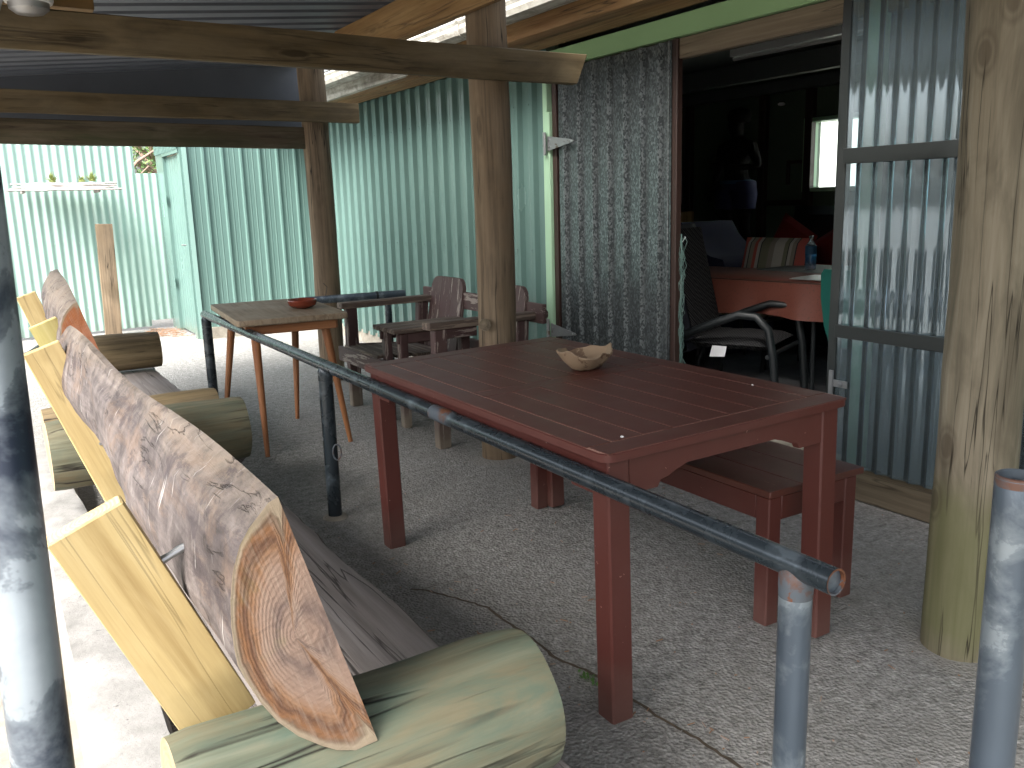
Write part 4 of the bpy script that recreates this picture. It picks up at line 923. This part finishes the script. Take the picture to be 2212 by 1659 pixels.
def flat(u0, u1, v0, v1, z, name, label, cat, mt):
    m = MB(); m.loft([[ip(u, v, zz) for u, v in ((u0, v0), (u1, v0), (u1, v1), (u0, v1))] for zz in (z, z+.004)]); return solo(name, m, mt, label, cat)
flat(-.33, -.10, .25, .60, .8185, 'placemat', 'dark placemat with pale edge on the left part of the cloth', 'placemat', 'dark_wood')
flat(-.24, .02, -.99, -.66, .8185, 'paper_sheet', 'loose white paper sheet at the right end of the cloth', 'paper', 'paper')
flat(-.33, -.12, -1.0, -.7, .8235, 'notebook', 'closed grey notebook lying over the white sheet', 'notebook', 'steel')
# second table behind with bottle
m = MB(); m.prism([(4.62, 3.62), (5.15, 3.72), (5.1, 4.35), (4.57, 4.28)], 'z', .80, .822); wt = thing('white_table', 'small grey indoor table behind the terracotta cloth holding a bottle', 'table', (4.85, 4, FZ)); m.build('tabletop', 'inceil', wt)
for x, y in ((4.66, 3.68), (5.1, 3.77), (5.05, 4.3), (4.62, 4.23)):
    m = MB(); m.tube([(x, y, .80), (x, y, FZ)], .013, 8); m.build('leg', 'black_steel', wt)
bo = thing('water_bottle', 'clear plastic water bottle with blue label standing on the grey indoor table', 'bottle', (4.75, 3.98, .823))
m = MB(); m.lathe([(.034, 0), (.037, .01), (.035, .03), (.037, .05), (.035, .07), (.037, .09), (.037, .14), (.03, .165), (.013, .19), (.012, .205)], (4.75, 3.98, .823), 24); m.build('body', 'bottle', bo)
m = MB(); m.lathe([(.015, 0), (.015, .016), (.012, .018)], (4.75, 3.98, 1.028), 14); m.build('cap', 'bottle', bo)
m = MB(); m.lathe([(.0378, 0), (.0378, .055)], (4.75, 3.98, .925), 24); m.build('wrapper', 'cyan_cloth', bo)
# padded cushion helper
def pad(mb, c, ax, bx_, t_, n=10, mi=0):
    """puffed rectangular pad: centre, half axis a, half axis b, thickness vector"""
    c = Vector(c); ax = Vector(ax); bx_ = Vector(bx_); t_ = Vector(t_); vs = []; gs = []; fs = []
    for s in (1, -1):
        for i in range(n+1):
            for k in range(n+1):
                u = i/n*2-1; v = k/n*2-1; e_ = (max(0, (1-u**6)*(1-v**6)))**.45
                vs.append(c+ax*u+bx_*v+t_*s*(e_*(.9+.1*cos(u*9))))
                gs.append((u*ax.length, v*bx_.length, s))
    q = (n+1)**2
    for s in (0, 1):
        for i in range(n):
            for k in range(n):
                a = s*q+i*(n+1)+k; fs.append((a, a+1, a+n+2, a+n+1) if s == 0 else (a+n+1, a+n+2, a+1, a))
    mb.add(vs, fs, gs, mi); return mb
# near armchair with slate cushion and zigzag seat
ac = thing('padded_armchair', 'black tube armchair with slate zigzag cushion and white care tag inside the doorway', 'armchair', (3.72, 3.75, FZ), 'indoor chairs')
fd = Vector((.42, -.90, 0)).normalized(); sd_ = Vector((fd.y*-1, fd.x, 0)); C0 = Vector((3.76, 3.66, 0))
def A(f_, s_, z): return C0+fd*f_+sd_*s_+Vector((0, 0, z))
m = pad(MB(), A(.02, 0, .50), fd*.24, sd_*.24, (0, 0, .04)); m.build('seat_cushion', 'zigzag', ac)
m = pad(MB(), A(-.29, 0, .80), (-fd*.08+Vector((0, 0, .36))), sd_*.24, fd*.045); m.build('back_cushion', 'seat_dark', ac)
m = pad(MB(), A(-.245, 0, .80), (-fd*.08+Vector((0, 0, .34))), sd_*.225, fd*.012); m.build('cushion_face', 'zigzag', ac)
for s in (-.28, .28):
    m = MB(); pts = [A(-.36, s, .50), A(-.25, s, .53), A(-.05, s, .62), A(.10, s, .675), A(.20, s, .67), A(.27, s, .60), A(.30, s, .45), A(.33, s, FZ)]; m.tube(pts, .023, 12); m.build('arm', 'black_steel', ac)
    m = MB(); m.tube([A(-.40, s, FZ), A(-.30, s, .45), A(-.36, s, .9), A(-.42, s, 1.12)], .014, 10); m.build('leg', 'black_steel', ac)
m = MB(); m.tube([A(.27, -.28, .45), A(.27, .28, .45)], .014, 8); m.tube([A(-.25, -.28, .44), A(-.25, .28, .44)], .014, 8); m.build('seat_frame', 'black_steel', ac)
m = MB(); q0 = A(-.06, -.245, .49); 
m.loft([[q0+fd*.0+sd_*(-.002*k), q0+fd*.085+sd_*(-.002*k), q0+fd*.075+sd_*(-.002*k)+Vector((0, 0, -.06)), q0-fd*.015+sd_*(-.002*k)+Vector((0, 0, -.065))] for k in (0, 1)]); m.build('care_tag', 'paper', ac)
# striped cushion chair beyond the table, and one tucked under it
def schair(c, fdir, label, group='indoor chairs', seatz=.52, backz=(.70, 1.06)):
    f_ = Vector((*fdir, 0)).normalized(); s_ = Vector((-f_.y, f_.x, 0)); c = Vector((*c, 0)); t = thing('cushioned_chair', label, 'chair', (c.x, c.y, FZ), group)
    P = lambda a, b, z: c+f_*a+s_*b+Vector((0, 0, z))
    m = pad(MB(), P(0, 0, seatz), s_*.25, f_*.24, (0, 0, .045)); m.build('seat_cushion', 'stripe', t)
    m = pad(MB(), P(-.24, 0, (backz[0]+backz[1])/2), s_*.26, Vector((0, 0, (backz[1]-backz[0])/2))-f_*.05, f_*.055); m.build('back_cushion', 'stripe', t)
    for b in (-.25, .25):
        m = MB(); m.tube([P(.22, b, FZ), P(.2, b, seatz-.05), P(-.2, b, seatz-.05), P(-.3, b, backz[1]-.05)], .012, 8); m.build('side_frame', 'black_steel', t)
        m = MB(); m.tube([P(-.2, b, seatz-.05), P(-.28, b, FZ)], .012, 8); m.build('leg', 'black_steel', t)
    m = MB(); m.bar(P(-.3, .27, backz[0]+.02), P(-.26, .31, backz[0]+.10), .03, .012); m.build('tie_ribbon', 'red_cloth', t)
schair((4.72, 4.46), (-1, -.15), 'indoor chair with white grey and red striped cushion beyond the terracotta cloth', backz=(.66, 1.01))
schair((3.95, 4.45), (.98, .15), 'striped cushion chair tucked under the near side of the terracotta cloth', seatz=.50, backz=(.46, .64))
schair((4.95, 3.35), (-1, .3), 'dark striped chair beside the red cushions, mostly hidden by the door edge', backz=(.60, .94))
# green cloth chair
gc = thing('draped_chair', 'chair with dark green cloth over its back at the doorway edge', 'chair', (4.05, 3.1, FZ), 'indoor chairs')
m = MB(); prs = [(-.12, .50), (-.20, .60), (-.235, .75), (-.24, .88), (-.22, .91), (.15, .915), (.2, .88), (.2, .5)]
m.loft([[Vector((3.95+ddx+.03*sin(y_*20), 3.02-y_*1.0, z)) for y_, z in prs] for ddx in (0, .02)]); m.build('green_cloth', 'green_cloth', gc)
for y_, z1 in ((3.17, .9), (2.85, .9)):
    m = MB(); m.bar((3.99, y_, FZ), (4.02, y_, z1), .03, .03); m.bar((4.42, y_, FZ), (4.40, y_, .52), .03, .03); m.build('leg', 'dark_wood', gc)
m = MB(); m.bar((3.98, 3.0, .53), (4.42, 3.0, .53), .38, .04); m.build('seat', 'dark_wood', gc)
# navy draped chair left
nc = thing('draped_chair', 'armchair under a navy blue throw in the left of the dark room', 'armchair', (5.0, 5.1, FZ), 'indoor chairs')
m = MB(); prof = [(5.50, 1.0), (5.42, 1.12), (5.30, 1.12), (5.20, 1.02), (5.10, .92), (4.95, .87), (4.84, .85), (4.80, .80), (4.82, .12), (5.5, .12)]
m.loft([[Vector((xx+.015*sin(y_*30), y_+.02*sin(xx*13), z)) for y_, z in prof] for xx in (4.78, 4.9, 5.05, 5.2, 5.35)]); m.build('throw', 'navy_cloth', nc, ang=50)
for xx in (4.82, 5.3):
    m = MB(); m.tube([(xx, 4.87, .2), (xx, 4.87, .1)], .02, 8); m.build('leg', 'black_steel', nc)
# sofa with red cushions
sf = thing('sofa', 'black sofa against the back wall of the dark room', 'sofa', (6.1, 4.9, FZ))
m = pad(MB(), (6.30, 4.75, .85), (0, .75, 0), (0.03, 0, .36), (.10, 0, 0)); m.build('backrest', 'black_cloth', sf)
m = pad(MB(), (5.95, 4.75, .50), (0, .75, 0), (.36, 0, 0), (0, 0, .10)); m.build('seat', 'black_cloth', sf)
for y_ in (4.0, 5.5):
    m = pad(MB(), (5.98, y_, .55), (.36, 0, 0), (0, 0, .22), (0, .08, 0)); m.build('armrest', 'black_cloth', sf)
m = MB(); m.prism([(5.7, 4.0), (6.35, 4.0), (6.35, 5.5), (5.7, 5.5)], 'z', FZ, .42); m.build('base', 'black_cloth', sf)
for c_, a_, lb in (((5.98, 5.22, .90), .5, 'red cushion standing on the left of the black sofa'), ((5.92, 4.78, .80), -.5, 'red cushion lying on the right of the black sofa')):
    m = pad(MB(), c_, Vector((0, cos(a_), sin(a_)))*.20, Vector((.05, -sin(a_), cos(a_)))*.19, (.055, 0, 0)); solo('cushion', m, 'red_cloth', lb, 'cushion', 'red sofa cushions')
# shelf unit with orange things far left
su = thing('cabinet', 'small wooden cabinet with pale edge in the far left of the room', 'cabinet', (5.8, 6.6, FZ))
m = MB(); m.prism([(5.6, 6.45), (6.0, 6.45), (6.0, 6.98), (5.6, 6.98)], 'z', FZ, 1.18); m.build('body', 'rafter', su)
m = MB(); m.bar((5.59, 6.45, FZ), (5.59, 6.45, 1.2), .02, .03); m.build('edge_strip', 'mint_paint', su)
m = pad(MB(), (5.8, 6.75, 1.42), (0, .28, 0), (.0, 0, .2), (.15, 0, 0)); m.build('dark_bag', 'black_cloth', su)
# ceiling fluorescent batten + lamp bulb
fl = thing('batten_light', 'unlit white fluorescent batten under the dark ceiling', 'ceiling light', (4.9, 4.4, 2.3))
m = MB(); m.bar((4.93, 4.90, 2.335), (4.93, 3.6, 2.335), .09, .05); m.build('housing', 'white_plastic', fl)
m = MB(); m.tube([(4.90, 4.87, 2.29), (4.90, 3.63, 2.29)], .013, 12); m.build('tube', 'white_plastic', fl)
m = MB(); m.lathe([(.004, 0), (.03, .006), (.034, .02), (.02, .03)], (6.40, 5.76, 2.10), 16); solo('wall_button_light', m, 'white_plastic', 'small round white fitting high on the back wall', 'wall light')
# life-size dark figure
def skinfig(name, V, E, root, mt, parent, sub=2):
    me = bpy.data.meshes.new(name); me.from_pydata([v[0] for v in V], E, []); o = bpy.data.objects.new(name, me); COL.objects.link(o)
    sk = o.modifiers.new('skin', 'SKIN'); sv = me.skin_vertices[0].data if me.skin_vertices else None
    if sv is None:
        bm = bmesh.new(); bm.from_mesh(me); bm.verts.layers.skin.verify(); bm.to_mesh(me); bm.free(); sv = me.skin_vertices[0].data
    for i, v in enumerate(V): sv[i].radius = v[1]; sv[i].use_root = (i == root)
    s2 = o.modifiers.new('sub', 'SUBSURF'); s2.levels = sub; s2.render_levels = sub
    me.materials.append(M[mt]); o.parent = parent; return o
fg = thing('statue', 'dark standing figure in blue shorts raised on a block at the back of the room', 'statue', (5.9, 5.80, .72), rot=0)
m = MB(); m.bar((5.9, 5.8, FZ), (5.9, 5.8, .718), .62, .5, bev=.01); solo('plinth_block', m, 'black_cloth', 'black block under the dark standing figure', 'plinth')
# local frame: x towards the doorway is -X world; the figure faces -X and slightly -Y. side axis = world Y
k = 1.0
def W(f_, s_, z): return (-f_, s_, z)
V = [(W(0, 0, .98), (.15, .12)), (W(0, 0, 1.12), (.135, .10)), (W(.02, 0, 1.30), (.16, .11)), (W(.01, 0, 1.45), (.17, .10)), (W(.02, -.0, 1.56), (.06, .06)), (W(.03, -.02, 1.66), (.07, .085)), (W(.04, -.02, 1.76), (.085, .10)), (W(.03, -.02, 1.86), (.06, .07)),
     (W(0, .19, 1.46), (.06, .06)), (W(-.02, .25, 1.22), (.045, .045)), (W(.0, .29, 1.0), (.033, .033)), (W(.03, .30, .90), (.04, .02)),
     (W(0, -.19, 1.46), (.06, .06)), (W(-.02, -.25, 1.20), (.045, .045)), (W(.20, -.14, 1.20), (.033, .033)), (W(.27, -.05, 1.22), (.038, .018)),
     (W(0, .10, .88), (.095, .10)), (W(.02, .12, .50), (.06, .065)), (W(-.02, .13, .10), (.035, .04)), (W(.14, .15, .03), (.04, .025)),
     (W(0, -.10, .88), (.095, .10)), (W(.05, -.14, .50), (.06, .065)), (W(.0, -.20, .10), (.035, .04)), (W(.15, -.24, .03), (.04, .025)), (W(.13, -.02, 1.70), (.012, .014)), (W(.105, -.02, 1.71), (.018, .025))]
E_ = [(0, 1), (1, 2), (2, 3), (3, 4), (4, 5), (5, 6), (6, 7), (3, 8), (8, 9), (9, 10), (10, 11), (3, 12), (12, 13), (13, 14), (14, 15), (0, 16), (16, 17), (17, 18), (18, 19), (0, 20), (20, 21), (21, 22), (22, 23), (6, 25), (25, 24)]
V = [((p[0], p[1], p[2]), r) for p, r in V]
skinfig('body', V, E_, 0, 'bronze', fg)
def fingers(base, dirv, side, parent, name='fingers'):
    m = MB(); base = Vector(base); d_ = Vector(dirv).normalized(); s_ = Vector(side).normalized(); dn = d_.cross(s_)
    for i, l in enumerate((.075, .085, .08, .062)):
        p = base+s_*(.03-.02*i); m.tube([p, p+d_*l*.5, p+d_*l*.8-dn*.008, p+d_*l-dn*.02], [.009, .0085, .0075, .006], 8)
    p = base-d_*.05+s_*.035; m.tube([p, p+s_*.03+d_*.02, p+s_*.04+d_*.05], [.011, .010, .008], 8)
    T_ = parent.location; 
    for i, v in enumerate(m.v): m.v[i] = v+T_
    return m.build(name, 'bronze', parent)
fingers((-.05, .305, .86), (0, .02, -1), (-1, 0, 0), fg, 'hand'); fingers((-.30, -.0, 1.225), (-.5, .8, .05), (0, 0, 1), fg, 'hand')
m = MB(); L0 = fg.location
for s_ in (1, -1): m.tube([L0+Vector((0, .06*s_, .99)), L0+Vector((-.01, .105*s_, .85)), L0+Vector((-.02, .115*s_, .68))], [.15, .135, .115], 18)
m.tube([L0+Vector((0, 0, 1.0)), L0+Vector((0, 0, .92))], [.175, .185], 18); m.build('shorts', 'blue_cloth', fg)
m = MB(); m.tube([L0+Vector((0, 0, 1.045)), L0+Vector((0, 0, 1.00))], [.165, .178], 20); m.build('waistband', 'cyan_cloth', fg)
m = MB(); m.lathe([(.09, 0), (.118, .05), (.12, .11), (.09, .17), (.02, .2)], L0+Vector((.0, -.02, 1.74)), 18); m.build('hair', 'bronze', fg)
fg.scale = (.8, .95, .7)
